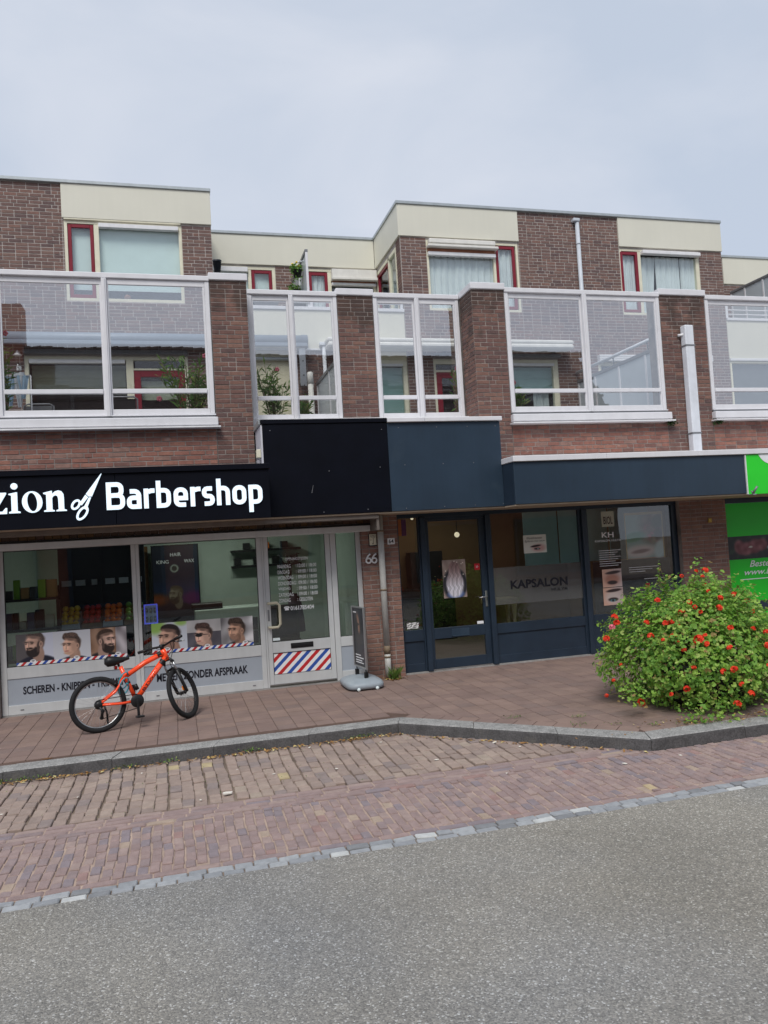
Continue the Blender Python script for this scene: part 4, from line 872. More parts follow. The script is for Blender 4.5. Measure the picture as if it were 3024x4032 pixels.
def stroke(mb, P, t, y0, y1, closed=False):
    """a flat bar of width t along a polyline, mitred at the corners"""
    n = len(P); Lf, Rt = [], []
    for i in range(n):
        d = []
        if closed or i > 0: d.append((Vector(P[i])-Vector(P[i-1])).normalized())
        if closed or i < n-1: d.append((Vector(P[(i+1) % n])-Vector(P[i])).normalized())
        nr = [Vector((-q.y, q.x)) for q in d]; m_ = sum(nr, Vector((0, 0)))/len(nr); m_ = m_/max(m_.length_squared, .35); Lf.append(Vector(P[i])+m_*t/2); Rt.append(Vector(P[i])-m_*t/2)
    vs = [(q.x, y, q.y) for y in (y0, y1) for S_ in (Lf, Rt) for q in S_]; fs = []
    for i in range(n if closed else n-1):
        j = (i+1) % n; fs += [(i, n+i, n+j, j), (2*n+i, 2*n+j, 3*n+j, 3*n+i), (i, j, 2*n+j, 2*n+i), (n+i, 3*n+i, 3*n+j, n+j)]
    if not closed: fs += [(0, 2*n, 3*n, n), (n-1, 2*n-1, 4*n-1, 3*n-1)]
    mb.add(vs, fs)
def arc(cx, cy, r, a0, a1, k=4): return [(cx+r*math.cos(math.radians(a0+(a1-a0)*i/k)), cy+r*math.sin(math.radians(a0+(a1-a0)*i/k))) for i in range(k+1)]
def square_letter(ch, w):
    xh, ac, t = .236, .325, .053; h = t/2; r = .052; L_, R_, B_, T_ = h, w-h, h, xh-h; md = xh*.5; TL, TR, BL, BR = arc(L_+r, T_-r, r, 180, 90), arc(R_-r, T_-r, r, 90, 0), arc(L_+r, B_+r, r, 270, 180), arc(R_-r, B_+r, r, 0, -90)
    if ch == 'a': return [([(L_+.01, T_)]+TR+[(R_, 0)], 0), ([(R_-h+.002, B_)]+arc(L_+.04, B_+.04, .04, 270, 180)+arc(L_+.04, md-.025, .04, 180, 90)+[(R_-h+.002, md+.015)], 0)]
    if ch == 'r': return [([(L_, 0), (L_, xh)], 0), ([(L_+h-.002, T_-.012), (L_+.06, T_), (w, T_)], 0)]
    if ch in 'bp': return [([(L_, 0), (L_, ac)] if ch == 'b' else [(L_, -.1), (L_, xh)], 0), ([(L_+h-.002, T_)]+TR+BR+[(L_+h-.002, B_)], 0)]
    if ch == 'e': return [([(R_, B_)]+BL+TL+TR+[(R_, md-.012), (L_+h-.002, md-.012)], 0)]
    if ch == 's': q = .038; return [([(L_, B_)]+arc(R_-q, B_+q, q, -90, 0, 3)+arc(R_-q, md-q, q, 0, 90, 3)+arc(L_+q, md+q, q, 270, 180, 3)+arc(L_+q, T_-q, q, 180, 90, 3)+[(R_, T_)], 0)]
    if ch == 'h': return [([(L_, 0), (L_, ac)], 0), ([(L_+h-.002, T_)]+TR+[(R_, 0)], 0)]
    if ch == 'o': return [(TL+TR+BR+BL, 1)]
    if ch == 'B': A_2 = .325-h; m2 = .168; q = .05; return [([(L_, 0), (L_, .325)], 0), ([(L_+h-.002, A_2)]+arc(R_-q-.012, A_2-q, q, 90, 0)+arc(R_-q-.012, m2+q, q, 0, -70, 3)+[(L_+h-.002, m2)], 0), ([(R_-q-.02, m2)]+arc(R_-q, m2-q, q, 80, 0)+arc(R_-q, B_+q, q, 0, -90)+[(L_+h-.002, B_)], 0)]
xk = -.76
for ch, wz, gz in (('B', 145, 15), ('a', 115, 20), ('r', 88, 12), ('b', 118, 22), ('e', 117, 20), ('r', 86, 10), ('s', 104, 18), ('h', 112, 20), ('o', 118, 20), ('p', 118, 0)):
    mb = MB()
    for k, (P_, cl_) in enumerate(square_letter(ch, wz*.00143)): stroke(mb, [(xk+p[0], 2.487+p[1]) for p in P_], .053, YL+k*.0008, YL+.02, bool(cl_))
    mb.build('letter', 'sign_letter', sg); xk += (wz+gz)*.00143
# black box fascia
bx = thing('fascia_box', (2, 9.95, ZC), 'tall black box fascia beside the barbershop sign', 'fascia')
MB().box(1.15, 2.828, 9.95, 11.0, ZC+.02, 3.535, .004).build('panel', 'sign_black', bx)
MB().box(1.13, 2.830, 9.935, 11.02, 3.538, 3.595, .004).build('cap', 'sign_black', bx)
MB().box(1.128, 1.1485, 9.955, 10.6, ZC+.02, 3.53).build('side_panel', 'white_side', bx); MB().box(1.105, 1.128, 9.945, 10.6, 3.532, 3.598, .003).build('side_cap', 'coping', bx)
MB().box(1.16, 2.828, 9.97, 10.66, ZC, ZC+.018).build('soffit', 'soffit', bx)
for x, z in ((1.25, 3.45), (2.0, 2.9), (2.75, 3.44), (2.5, 2.37), (1.9, 2.36), (2.7, 2.93)): MB().lathe([(.0001, 0), (.006, 0), (.006, .006)], (x, 9.944, z), 'y', 8).build('rivet', 'grey_metal', bx)
MB().poly([(1.75, 2.62), (1.775, 2.72), (1.78, 2.72), (1.757, 2.62)], 9.9475, 9.9495).build('scratch', 'grey_metal', bx)
db = thing('alarm_light', (1.1, 10.1, 3.1), 'small cream outdoor lamp on the white side of the black box', 'lamp')
MB().box(1.07, 1.127, 10.02, 10.12, 3.11, 3.22, .006).build('housing', 'cream_frame', db); MB().ring2d((1.09, 3.06), (.03, .04), (.02, .03), 10.05, 10.06).build('ring', 'grey_metal', db)
nb = thing('fascia_box', (3.6, 9.95, ZC), 'tall navy blue box fascia with white cap over the salon door', 'fascia')
MB().box(2.832, 4.478, 9.95, 11.0, ZC+.02, 3.53, .004).build('panel', 'navy', nb)
MB().box(2.832, 3.36, 9.91, 11.02, 3.533, 3.592, .006).box(3.363, 4.505, 9.91, 11.02, 3.533, 3.592, .006).build('cap', 'white_alu', nb); MB().box(2.832, 4.478, 9.97, 10.66, ZC, ZC+.018).build('soffit', 'soffit', nb)
for x in (3.0, 3.55, 4.0, 4.42):
    for z in (3.46, 2.95, 2.36): MB().lathe([(.0001, 0), (.006, 0), (.006, .006)], (x+.05*math.sin(z*9), 9.944, z), 'y', 8).build('rivet', 'grey_metal', nb)
rc = thing('canopy', (6.4, 9.6, ZC), 'long navy canopy fascia with white cap over the hair salon', 'canopy')
MB().box(4.481, 8.215, 9.59, 10.6, ZC+.02, 2.905, .004).build('panel', 'navy', rc)
for a, b in ((4.465, 5.9), (5.903, 7.4), (7.403, 12)): MB().box(a, b, 9.555, 10.62, 2.908, 2.985, .006).build('cap', 'white_alu', rc)
MB().box(4.48, 12, 9.61, 10.66, ZC, ZC+.018).build('soffit', 'soffit', rc); MB().box(8.24, 12, 9.62, 10.6, ZC+.02, 2.905).build('body', 'navy', rc)
MB().box(4.476, 4.481, 9.62, 9.94, ZC+.02, 2.9).build('side_seam', 'navy_frame', rc)
gs = thing('shop_sign', (9.5, 9.58, ZC), 'bright green sign panel with white disc beside the navy fascia', 'sign')
MB().box(8.235, 12, 9.58, 9.615, ZC+.004, 2.904, .003).build('panel', 'green_sign', gs); MB().box(8.215, 8.234, 9.572, 9.618, ZC+.004, 2.904, .003).build('edge', 'white_paint', gs)
MB().poly([(8.70+.27*math.cos(math.radians(206.4+k*127.2/20)), 3.02+.27*math.sin(math.radians(206.4+k*127.2/20))) for k in range(21)], 9.574, 9.58).build('disc', 'white_vinyl', gs)
sp = thing('spotlight', (8.25, 9.5, 2.3), 'small grey spotlight arm at the corner of the green sign', 'spotlight')
MB().tube([(8.24, 9.5, 2.31), (8.285, 9.45, 2.42)], .017, 10).build('barrel', 'grey_metal', sp); MB().box(8.225, 8.29, 9.48, 9.58, 2.295, 2.312, .003).build('bracket', 'silver', sp); MB().tube([(8.25, 9.5, 2.31), (8.235, 9.52, 2.36)], .012, 6).build('hinge', 'grey_metal', sp)
# roller shutter housing under the barbershop canopy
rs = thing('roller_shutter', (0, 10.3, 2.1), 'rolled-up shutter housing with brown slats under the barbershop canopy', 'roller shutter')
MB().box(-2.9, 2.655, 10.0, 10.06, 2.245, 2.30, .004).build('front_rail', 'shutter', rs); MB().box(-2.9, 2.65, 10.28, 10.34, 2.245, 2.304, .004).build('guide', 'shutter', rs)
mb = MB()
for k in range(56): mb.box(-2.85+k*.098, -2.85+k*.098+.09, 10.4, 10.46, 2.2, 2.262)
mb.build('slat', 'shutter_slat', rs); MB().box(-2.9, 2.64, 10.38, 10.5, 2.172, 2.196, .003).build('slot', 'black', rs)
MB().box(-2.9, 2.62, 10.36, 10.62, 2.088, 2.17, .006).build('bottom_bar', 'alu_shop', rs); MB().box(2.625, 2.66, 10.02, 10.6, 2.09, 2.3).build('end_plate', 'shutter', rs)
# ================================================================ SHOPFRONTS
Y0 = YSH
def stripes(U, V, W_, H_, period=.145, slope=1.0, rev=False):
    t = ((U - V*slope) / period) % 1.0
    C = np.full(U.shape+(3,), 238.); r = np.array([196, 40, 44.]); b = np.array([44, 84, 170.])
    C[(t > .22) & (t < .47)] = r; C[(t > .72) & (t < .97)] = b
    return C
def smooth(m, lo=0., hi=1.): t = np.clip((m-lo)/(hi-lo), 0, 1); return t*t*(3-2*t)
def ell(U, V, cx, cy, rx, ry, rot=0., soft=.18):
    x, y = U-cx, V-cy; c, s_ = math.cos(rot), math.sin(rot); X, Y = (x*c+y*s_)/rx, (-x*s_+y*c)/ry
    return smooth(1+soft-np.sqrt(X*X+Y*Y), 0, 2*soft)[..., None]
def mixc(C, m, col): return C*(1-m)+np.array(col, float)*m
def vnoise(U, V, s, seed):
    R = np.random.default_rng(seed); o = np.zeros_like(U)
    for k in range(6):
        a, p = R.random()*6.28, R.random()*6.28; f = s*(.6+R.random()); o += np.sin((U*math.cos(a)+V*math.sin(a))*f+p)
    return o/6
def portrait(C, U, V, cx, cy, h, skin, hair, shirt, look=-1, beard=None, quiff=False, glasses=False, mohawk=False, down=0., fade=.55, ba=1.):
    """bust in three quarter view. (cx,cy) = middle of the face, h = head height"""
    sk = np.array(skin, float); hr = np.array(hair, float); x = look; n = vnoise(U, V, 160, 4)[..., None]
    E_ = lambda dx, dy, rx, ry, rot=0., soft=.14: ell(U, V, cx+x*dx*h, cy+dy*h, rx*h, ry*h, rot*x, soft)
    C = mixc(C, E_(-.15, -1.2, 1.0, .68, 0, .08), shirt)                       # shoulders
    C = mixc(C, E_(-.18, -.5, .25, .42), sk*.74)                                # neck
    C = mixc(C, E_(-.1, .08, .36, .42), hr*(1-fade*.6)+sk*.7*fade*.6); C = mixc(C, E_(-.16, .2, .3, .22, 0, .3), hr*(1+.2*n))                 # clipped sides
    C = mixc(C, E_(-.05, .36, .35, .19, .1, .1)*(1 if not mohawk else .0), hr*(1+.25*n))   # hair on top
    if quiff or mohawk: C = mixc(C, E_(.02, .44, .36, .2, -.08, .12), hr*(1+.4*n)); C = mixc(C, E_(.2, .5, .15, .13, .3, .3), hr*(1.3+.5*n)); C = mixc(C, E_(-.1, .52, .18, .1, .2, .4), hr*(1.5+.6*n))
    C = mixc(C, E_(.07, -.06, .3, .41, .06, .08), sk*.97)                        # face
    C = mixc(C, E_(.0, .3, .3, .07, .15, .35), hr*.55+sk*.4)                    # hairline
    C = mixc(C, E_(-.18, -.1, .16, .32, 0, .5), sk*.84)                         # shaded cheek
    C = mixc(C, E_(.22, .02, .13, .26, 0, .55), np.minimum(sk*1.1, 250))
    if beard is not None:
        bd = np.array(beard, float); C = mixc(C, ba*E_(.05, -.36, .28, .25, .1, .12), bd*(1+.2*n)); C = mixc(C, ba*E_(-.19, -.14, .07, .26, .1, .3), bd*.7+sk*.25)
        C = mixc(C, E_(.12, -.04, .2, .2, 0, .3), sk); C = mixc(C, ba*E_(.18, -.19, .14, .04, 0, .3), bd)
        C = mixc(C, E_(.19, -.26, .085, .025, 0, .3), sk*.7)
    else: C = mixc(C, E_(.2, -.26, .1, .03, 0, .35), (176, 104, 98)); C = mixc(C, E_(.12, -.36, .2, .06, 0, .5), sk*.88)
    C = mixc(C, E_(-.3, -.03, .075, .13, .1), sk*.86); C = mixc(C, E_(-.3, -.03, .035, .07, .1, .3), sk*.6)    # ear
    C = mixc(C, E_(.19, .07, .24, .09, .1, .5)*.55, sk*.66)
    for ex in (.08, .3):
        C = mixc(C, E_(ex, .12-down, .095, .026, .12, .3), hr*.8); C = mixc(C, E_(ex, .05-down, .06, .024, 0, .4), (58, 42, 40))
    C = mixc(C, E_(.24, -.06, .04, .13, -.15, .4), sk*.82); C = mixc(C, E_(.27, -.05, .03, .1, 0, .5), np.minimum(sk*1.12, 250))
    if glasses: C = mixc(C, E_(.2, .03, .17, .085, 0, .1), (22, 22, 26)); C = mixc(C, E_(-.08, .05, .22, .018, 0, .2), (40, 34, 34))
    return C
def border_strip(C, U, V, W_, H_, hs=.045, off_=0.):
    k = (V < hs+U*0)[..., None]; C = np.where(k, stripes(U+off_, V, W_, H_, .17, 1.0), C)
    for c in (.13, .52, .9):
        C = mixc(C, ell(U, V, W_*c+.02, hs+.008, .036, .021, 0, .12), (240, 240, 242)); C = mixc(C, ell(U, V, W_*c+.02, hs+.012, .022, .005, 0, .3), (60, 60, 70)); C = mixc(C, ell(U, V, W_*c+.022, hs+.002, .012, .003, 0, .3), (120, 120, 130))
    return C
def paint_a(U, V):
    W_, H_ = 1.335, .40; C = np.full(U.shape+(3,), 205.); C[...] = (204, 208, 222)
    C = mixc(C, smooth(.2-U, -.05, .05)[..., None], (92, 88, 90)); C = mixc(C, ((U > .44) & (U < .9))[..., None]*1., (206, 209, 216))
    t = U > .89; n = vnoise(U, V, 30, 3)[..., None]; C = np.where(t[..., None], np.array([150, 118, 96.])+n*50, C)
    C = np.where((U > 1.2)[..., None], np.array([166, 160, 164.])+n*60, C)
    a = portrait(C.copy(), U, V, .21, .27, .28, (218, 178, 158), (80, 68, 64), (30, 32, 48), -1, (40, 33, 33), down=.04, fade=.85); C = np.where((U < .445)[..., None], a, C)
    b = portrait(C.copy(), U, V, .65, .21, .26, (226, 182, 158), (70, 56, 50), (26, 26, 36), -1, None, quiff=True, down=.02); C = np.where(((U >= .445) & (U < .9))[..., None], b, C)
    c = portrait(C.copy(), U, V, 1.09, .235, .27, (226, 186, 168), (66, 50, 42), (36, 36, 40), 1, (46, 36, 34), fade=.8); C = np.where((U >= .9)[..., None], c, C)
    return border_strip(C, U, V, W_, H_)
def paint_b(U, V):
    W_, H_ = 1.33, .40; C = np.full(U.shape+(3,), 0.); C[...] = (206, 212, 222); n = vnoise(U, V, 26, 5)[..., None]
    C = mixc(C, ell(U, V, .05, .36, .12, .1, 0, .5), (150, 190, 96)); C = mixc(C, ell(U, V, .38, .4, .08, .05, 0, .5), (160, 196, 110))
    C = np.where(((U > .455) & (U < .9))[..., None], np.where((V > .24)[..., None], np.array([186, 184, 184.]), np.array([84, 82, 90.]))+n*26, C)
    C = np.where((U >= .9)[..., None], np.array([150, 148, 150.])+n*70+(U[..., None]-1.)*120, C)
    a = portrait(C.copy(), U, V, .215, .2, .33, (216, 172, 150), (40, 32, 32), (202, 208, 218), -1, (70, 54, 50), fade=.75, ba=.35); C = np.where((U < .455)[..., None], a, C)
    b = portrait(C.copy(), U, V, .66, .19, .27, (228, 186, 166), (58, 44, 40), (28, 28, 32), -1, None, mohawk=True, glasses=True, fade=.75); C = np.where(((U >= .455) & (U < .9))[..., None], b, C)
    c = portrait(C.copy(), U, V, 1.1, .22, .27, (214, 168, 142), (54, 42, 36), (36, 36, 42), -1, (84, 62, 52), quiff=True, fade=.4, ba=.45); C = np.where((U >= .9)[..., None], c, C)
    return border_strip(C, U, V, W_, H_, off_=.05)
# ---- barbershop
bs = thing('barbershop', (.2, Y0, 0), 'grey aluminium barbershop front with two big windows and a glass door', 'shopfront')
D_ = .06
MB().box(-2.195, 2.545, Y0-.01, Y0+.1, -.005, .018).build('plinth', 'concrete', bs)
MB().box(-2.195, 1.135, Y0+.002, Y0+D_, 2.085, 2.40).box(1.135, 2.545, Y0+.002, Y0+D_, 2.10, 2.40).build('head', 'alu_shop', bs)
def shop_window(x0, x1, gx0, gx1, pn, words_, tx, printer):
    W = MB().box(x0, gx0, Y0, Y0+D_, .02, 2.084, .004).box(gx1, x1, Y0, Y0+D_, .02, 2.084, .004).box(gx0+.001, gx1-.001, Y0+.001, Y0+D_, .468, .615, .003).box(gx0+.001, gx1-.001, Y0+.001, Y0+D_, .02, .138, .003).build('window', 'alu_shop', bs)
    MB().box(gx0, gx1, Y0+.012, Y0+.05, .138, .468).build('panel', 'alu_panel', W)
    MB().frame(gx0, gx1, .615, 2.084, .009, Y0+.012, Y0+.03, 0).build('gasket', 'black', W)
    pane(W, gx0, gx1, .615, 2.084, Y0+.024, 'glass_green')
    text('lettering', words_, 'ink', W, tx[0], tx[1], tx[2], tx[3], Y0+.009, bold=.03, depth=.002)
    for x in (gx0+.16, gx1-.12): MB().box(x-.02, x+.02, Y0-.004, Y0-.0005, .07, .082).build('drain_cap', 'grey_metal', W)
    return W
Wa = shop_window(-2.195, -.52, -2.122, -.575, 1, 'SCHEREN - KNIPPEN - TRIMMEN', (-1.945, -.70, .262, .362), None)
Wb = shop_window(-.517, 1.135, -.475, 1.068, 1, 'MET EN ZONDER AFSPRAAK', (-.32, .872, .252, .36), None)
printed('poster', Wa, -2.012, -.677, .62, 1.02, Y0+.018, 400, 120, paint_a); printed('poster', Wb, -.36, .97, .62, 1.022, Y0+.018, 400, 120, paint_b)
D = MB().box(1.137, 1.16, Y0-.004, Y0+.08, .02, 2.1).box(2.105, 2.182, Y0-.002, Y0+.08, .02, 2.1, .004).build('door_frame', 'alu_shop', bs)
D = MB().box(1.163, 1.225, Y0+.004, Y0+.06, .045, 2.098, .004).box(2.03, 2.10, Y0+.004, Y0+.06, .045, 2.098, .004).box(1.226, 2.029, Y0+.005, Y0+.06, .485, .635, .003).box(1.226, 2.029, Y0+.005, Y0+.06, .045, .19, .003).build('door', 'alu_shop', bs)
MB().box(1.165, 2.1, Y0-.006, Y0+.003, .045, .062, .002).build('threshold', 'silver', D)
pane(D, 1.225, 2.03, .635, 2.098, Y0+.024, 'glass_green'); MB().frame(1.225, 2.03, .635, 2.098, .008, Y0+.014, Y0+.023, 0).build('gasket', 'black', D)
printed('striped_panel', D, 1.226, 2.029, .19, .485, Y0+.012, 270, 100, lambda U, V: stripes(U+.02, V, .8, .3, .262, 1.05))
MB().frame(1.226, 2.029, .19, .485, .005, Y0+.004, Y0+.011, 0).build('gasket', 'black', D)
lb = MB().box(1.475, 1.79, Y0-.004, Y0+.006, .53, .602, .004).build('letterbox', 'black', D); MB().box(1.5, 1.765, Y0-.008, Y0-.004, .55, .585, .003).build('flap', 'dark_metal', lb)
MB().tube([(1.19, Y0, 1.175), (1.19, Y0-.06, 1.175), (1.30, Y0-.075, 1.18), (1.335, Y0-.075, 1.145), (1.338, Y0-.075, .885), (1.305, Y0-.075, .845), (1.19, Y0-.06, .845), (1.19, Y0, .845)], .019, 10).build('handle', 'handle_cream', D)
MB().box(1.178, 1.205, Y0-.004, Y0+.004, .93, 1.085, .003).build('lock_plate', 'grey_metal', D)
MB().box(1.235, 1.33, Y0+.012, Y0+.018, .655, .69).build('sticker', 'blind_white', D)
rows = [('MAANDAG', '12:00 / 18:00'), ('DINSDAG', '09:00 / 18:00'), ('WOENSDAG', '09:00 / 18:00'), ('DONDERDAG', '09:00 / 18:00'), ('VRIJDAG', '09:00 / 18:00'), ('ZATERDAG', '09:00 / 18:00'), ('ZONDAG', 'GESLOTEN')]
wid = [.185, .165, .215, .245, .165, .205, .16]
text('lettering', 'OPENINGSTIJDEN', 'white_vinyl', D, 1.46, 1.775, 1.735, 1.785, Y0+.02, bold=.006, depth=.001)
for i, (a, b) in enumerate(rows):
    z1 = 1.692-i*.0785; text('lettering', a, 'white_vinyl', D, 1.347, 1.347+wid[i], z1-.05, z1, Y0+.02, bold=.006, depth=.001); text('lettering', ':', 'white_vinyl', D, 1.604, 1.612, z1-.045, z1-.01, Y0+.02, depth=.001)
    text('lettering', b, 'white_vinyl', D, 1.632, 1.895 if i < 6 else 1.818, z1-.05, z1, Y0+.02, bold=.006, depth=.001)
text('lettering', '0161785404', 'white_vinyl', D, 1.5, 1.83, 1.052, 1.112, Y0+.02, bold=.012, depth=.001)
mb = MB(); mb.poly([(1.42, 1.058), (1.478, 1.058), (1.474, 1.08), (1.462, 1.094), (1.436, 1.094), (1.424, 1.08)], Y0+.019, Y0+.021); mb.poly([(1.41, 1.086), (1.428, 1.086), (1.43, 1.098), (1.468, 1.098), (1.47, 1.086), (1.488, 1.086), (1.486, 1.102), (1.47, 1.112), (1.428, 1.112), (1.412, 1.102)], Y0+.019, Y0+.021)
mb.build('phone_symbol', 'white_vinyl', D)
W = MB().box(2.475, 2.545, Y0, Y0+D_, .02, 2.098, .004).box(2.184, 2.474, Y0+.001, Y0+D_, .492, .628, .003).box(2.184, 2.474, Y0+.001, Y0+D_, .02, .15, .003).build('sidelight', 'alu_shop', bs)
pane(W, 2.184, 2.474, .628, 2.098, Y0+.024, 'glass_green'); MB().box(2.184, 2.474, Y0+.012, Y0+.05, .15, .492).build('panel', 'alu_panel', W); MB().frame(2.184, 2.474, .628, 2.098, .007, Y0+.012, Y0+.022, 0).build('gasket', 'black', W)
# ---- hair salon
ks = thing('hair_salon', (5.4, Y0, 0), 'dark navy hair salon front with a glazed door and lettered windows', 'shopfront')
MB().box(3.085, 7.785, Y0-.03, Y0+.1, -.005, .02).build('plinth', 'concrete', ks)
MB().box(3.085, 7.785, Y0+.004, Y0+.08, 2.25, 2.42).build('head', 'navy_frame', ks)
def side_panel(x0, x1, W):
    MB().box(x0, x1, Y0+.022, Y0+.06, .02, .46).box(x0, x1, Y0+.012, Y0+.06, .02, .14, .004).build('panel', 'navy_frame', W)
W = MB().box(3.086, 3.118, Y0, Y0+.07, .02, 2.249, .004).box(3.416, 3.44, Y0, Y0+.07, .02, 2.249, .004).box(3.119, 3.415, Y0+.002, Y0+.07, .462, .625, .004).build('sidelight', 'navy_frame', ks)
side_panel(3.119, 3.415, W); pane(W, 3.118, 3.416, .625, 2.25, Y0+.03)
printed('sticker', W, 3.17, 3.35, .645, .735, Y0+.027, 40, 20, lambda U, V: np.repeat((170+55*np.sign(vnoise(U, V, 160, 9)))[..., None], 3, 2))
MB().box(3.44, 3.52, Y0-.045, Y0+.07, .02, 2.249, .006).box(4.465, 4.543, Y0-.045, Y0+.07, .02, 2.249, .006).build('door_post', 'navy_frame', ks)
MB().box(3.521, 4.464, Y0+.003, Y0+.07, 2.205, 2.249).build('door_head', 'navy_frame', ks)
D = MB().box(3.523, 3.575, Y0+.006, Y0+.06, .035, 2.203, .004).box(4.372, 4.462, Y0+.006, Y0+.06, .035, 2.203, .004).box(3.576, 4.371, Y0+.008, Y0+.06, .466, .622, .004).box(3.576, 4.371, Y0+.008, Y0+.06, .035, .175, .004).box(3.576, 4.371, Y0+.008, Y0+.06, 2.185, 2.203).build('door', 'navy_frame', ks)
pane(D, 3.575, 4.372, .622, 2.185, Y0+.03); pane(D, 3.575, 4.372, .175, .466, Y0+.03)
MB().box(3.525, 4.46, Y0-.012, Y0+.004, .022, .036, .002).build('threshold', 'silver', D)
lb = MB().box(3.84, 4.12, Y0-.002, Y0+.009, .488, .592, .004).build('letterbox', 'navy', D); MB().box(3.85, 4.11, Y0-.012, Y0-.002, .482, .5, .003).build('flap', 'navy', lb)
MB().box(4.405, 4.438, Y0-.006, Y0+.004, .88, 1.115, .004).tube([(4.42, Y0, 1.03), (4.42, Y0-.045, 1.03), (4.29, Y0-.048, 1.022)], .009, 8).build('handle', 'silver', D)
def paint_hair(U, V):
    C = np.full(U.shape+(3,), 0.); C[...] = (150, 132, 124); n = vnoise(U, V, 40, 11)
    C += n[..., None]*22; C = mixc(C, ell(U, V, .185, .2, .19, .24, 0, .12), (40, 40, 48)); C = mixc(C, ell(U, V, .19, .05, .13, .06, 0, .3), (90, 110, 160))
    wave = U+.012*np.sin(V*34)+.006*np.sin(V*70+1); st = np.sin(wave*230)*.5+.5*np.sin(wave*97+2); t = smooth(V, .1, .5)[..., None]
    hair = np.array([206, 204, 214.])*(1-t)+np.array([128, 102, 100.])*t; hair = hair*(1+.2*st[..., None])
    m = np.clip(ell(U, V, .185, .38, .095, .155, 0, .1)+ell(U, V, .185, .2, .135, .2, 0, .16), 0, 1); C = C*(1-m)+hair*m
    for k in range(14):
        a = np.random.default_rng(k).random(3); C = mixc(C, ell(U, V, a[0]*.37, .25+a[1]*.3, .008, .008, 0, .5), (236, 226, 214)) if k % 2 else C
    return C
printed('hair_poster', D, 3.765, 4.13, 1.045, 1.605, Y0+.026, 90, 130, paint_hair)
MB().box(4.27, 4.355, Y0+.024, Y0+.029, 1.43, 1.525).build('sticker', 'red_card', D); MB().box(4.26, 4.36, Y0+.024, Y0+.029, .632, .672).build('sticker', 'white_vinyl', D)
text('arrow_symbol', '>>', 'white_vinyl', D, 4.295, 4.33, 1.46, 1.495, Y0+.023, depth=.001)
W = MB().box(6.03, 6.182, Y0, Y0+.07, .02, 2.249, .005).box(4.545, 6.029, Y0+.002, Y0+.07, .462, .608, .004).box(6.07, 6.14, Y0-.04, Y0-.001, .02, 2.249, .006).build('window', 'navy_frame', ks)
side_panel(4.545, 6.029, W); pane(W, 4.544, 6.03, .608, 2.25, Y0+.03); MB().box(4.545, 6.029, Y0+.02, Y0+.0285, .885, 1.44).build('frosted_band', 'glass_band', W)
text('lettering', 'KAPSALON', 'ink', W, 4.83, 5.78, 1.105, 1.235, Y0+.015, bold=.025, depth=.001); text('lettering', 'HULYA', 'ink', W, 5.5, 5.775, 1.03, 1.075, Y0+.015, bold=.006, depth=.001)
def paint_brow(U, V):
    C = np.full(U.shape+(3,), 0.); C[...] = (212, 214, 206); C = mixc(C, ell(U, V, .25, .075, .11, .055, 0, .5), (200, 160, 156))
    C = mixc(C, ell(U, V, .2, .105, .085, .016, .1, .3), (40, 26, 30)); C = mixc(C, ell(U, V, .22, .062, .05, .016, 0, .3), (60, 50, 56)); C = mixc(C, ell(U, V, .235, .06, .014, .01, 0, .4), (150, 180, 180)); return C
po = printed('brow_poster', W, 5.09, 5.47, 1.625, 1.90, Y0+.024, 60, 44, paint_brow)
text('lettering', 'Wenkbrauwen', 'grey_vinyl', W, 5.145, 5.40, 1.835, 1.872, Y0+.0215, shear=.25, depth=.001); text('lettering', 'Epileren met touw', 'grey_vinyl', W, 5.11, 5.45, 1.785, 1.822, Y0+.0215, shear=.25, depth=.001)
W = MB().box(7.69, 7.783, Y0, Y0+.07, .02, 2.249, .005).box(6.183, 7.689, Y0+.002, Y0+.07, .462, .608, .004).build('window', 'navy_frame', ks)
side_panel(6.183, 7.689, W); pane(W, 6.182, 7.69, .608, 2.25, Y0+.03)
MB().box(6.25, 7.64, Y0+.05, Y0+.055, .62, 1.42).build('window_film', 'black_gloss', W)
def paint_eye(openeye):
    def f(U, V):
        C = np.full(U.shape+(3,), 0.); C[...] = (212, 170, 150); C = mixc(C, ell(U, V, .34, .14, .2, .3, 0, .6), (196, 176, 172)); C = mixc(C, ell(U, V, .17, .12, .13, .085, 0, .5), (170, 120, 104) if not openeye else (206, 190, 184))
        C = mixc(C, ell(U, V, .19, .225, .13, .024, .08, .3), (56, 40, 40)); C = mixc(C, ell(U, V, .17, .085 if openeye else .07, .085, .03, 0, .3), (50, 36, 36))
        if openeye: C = mixc(C, ell(U, V, .165, .07, .05, .022, 0, .3), (90, 130, 140)); C = mixc(C, ell(U, V, .165, .07, .018, .018, 0, .3), (20, 20, 24))
        return C
    return f
printed('eye_poster', W, 6.39, 6.73, 1.015, 1.295, Y0+.026, 60, 50, paint_eye(False)); printed('eye_poster', W, 6.385, 6.735, .735, 1.005, Y0+.0265, 60, 50, paint_eye(True))
text('lettering', 'KH', 'white_vinyl', W, 6.43, 6.64, 1.79, 1.875, Y0+.026, bold=.012, depth=.001); text('lettering', 'KAPSALON HULYA', 'white_vinyl', W, 6.31, 6.76, 1.725, 1.76, Y0+.026, depth=.001)
for k in range(8): MB().box(6.36, 6.74-.1*((k*7) % 3)/2, Y0+.024, Y0+.028, 1.585-k*.034, 1.592-k*.034).build('text_line', 'white_vinyl', W)
for k in range(3): MB().box(6.87, 7.42-.13*k, Y0+.024, Y0+.028, 1.29-k*.034, 1.296-k*.034).build('text_line', 'white_vinyl', W)
MB().box(7.13, 7.5, Y0+.024, Y0+.028, 1.1, 1.106).build('text_line', 'white_vinyl', W)
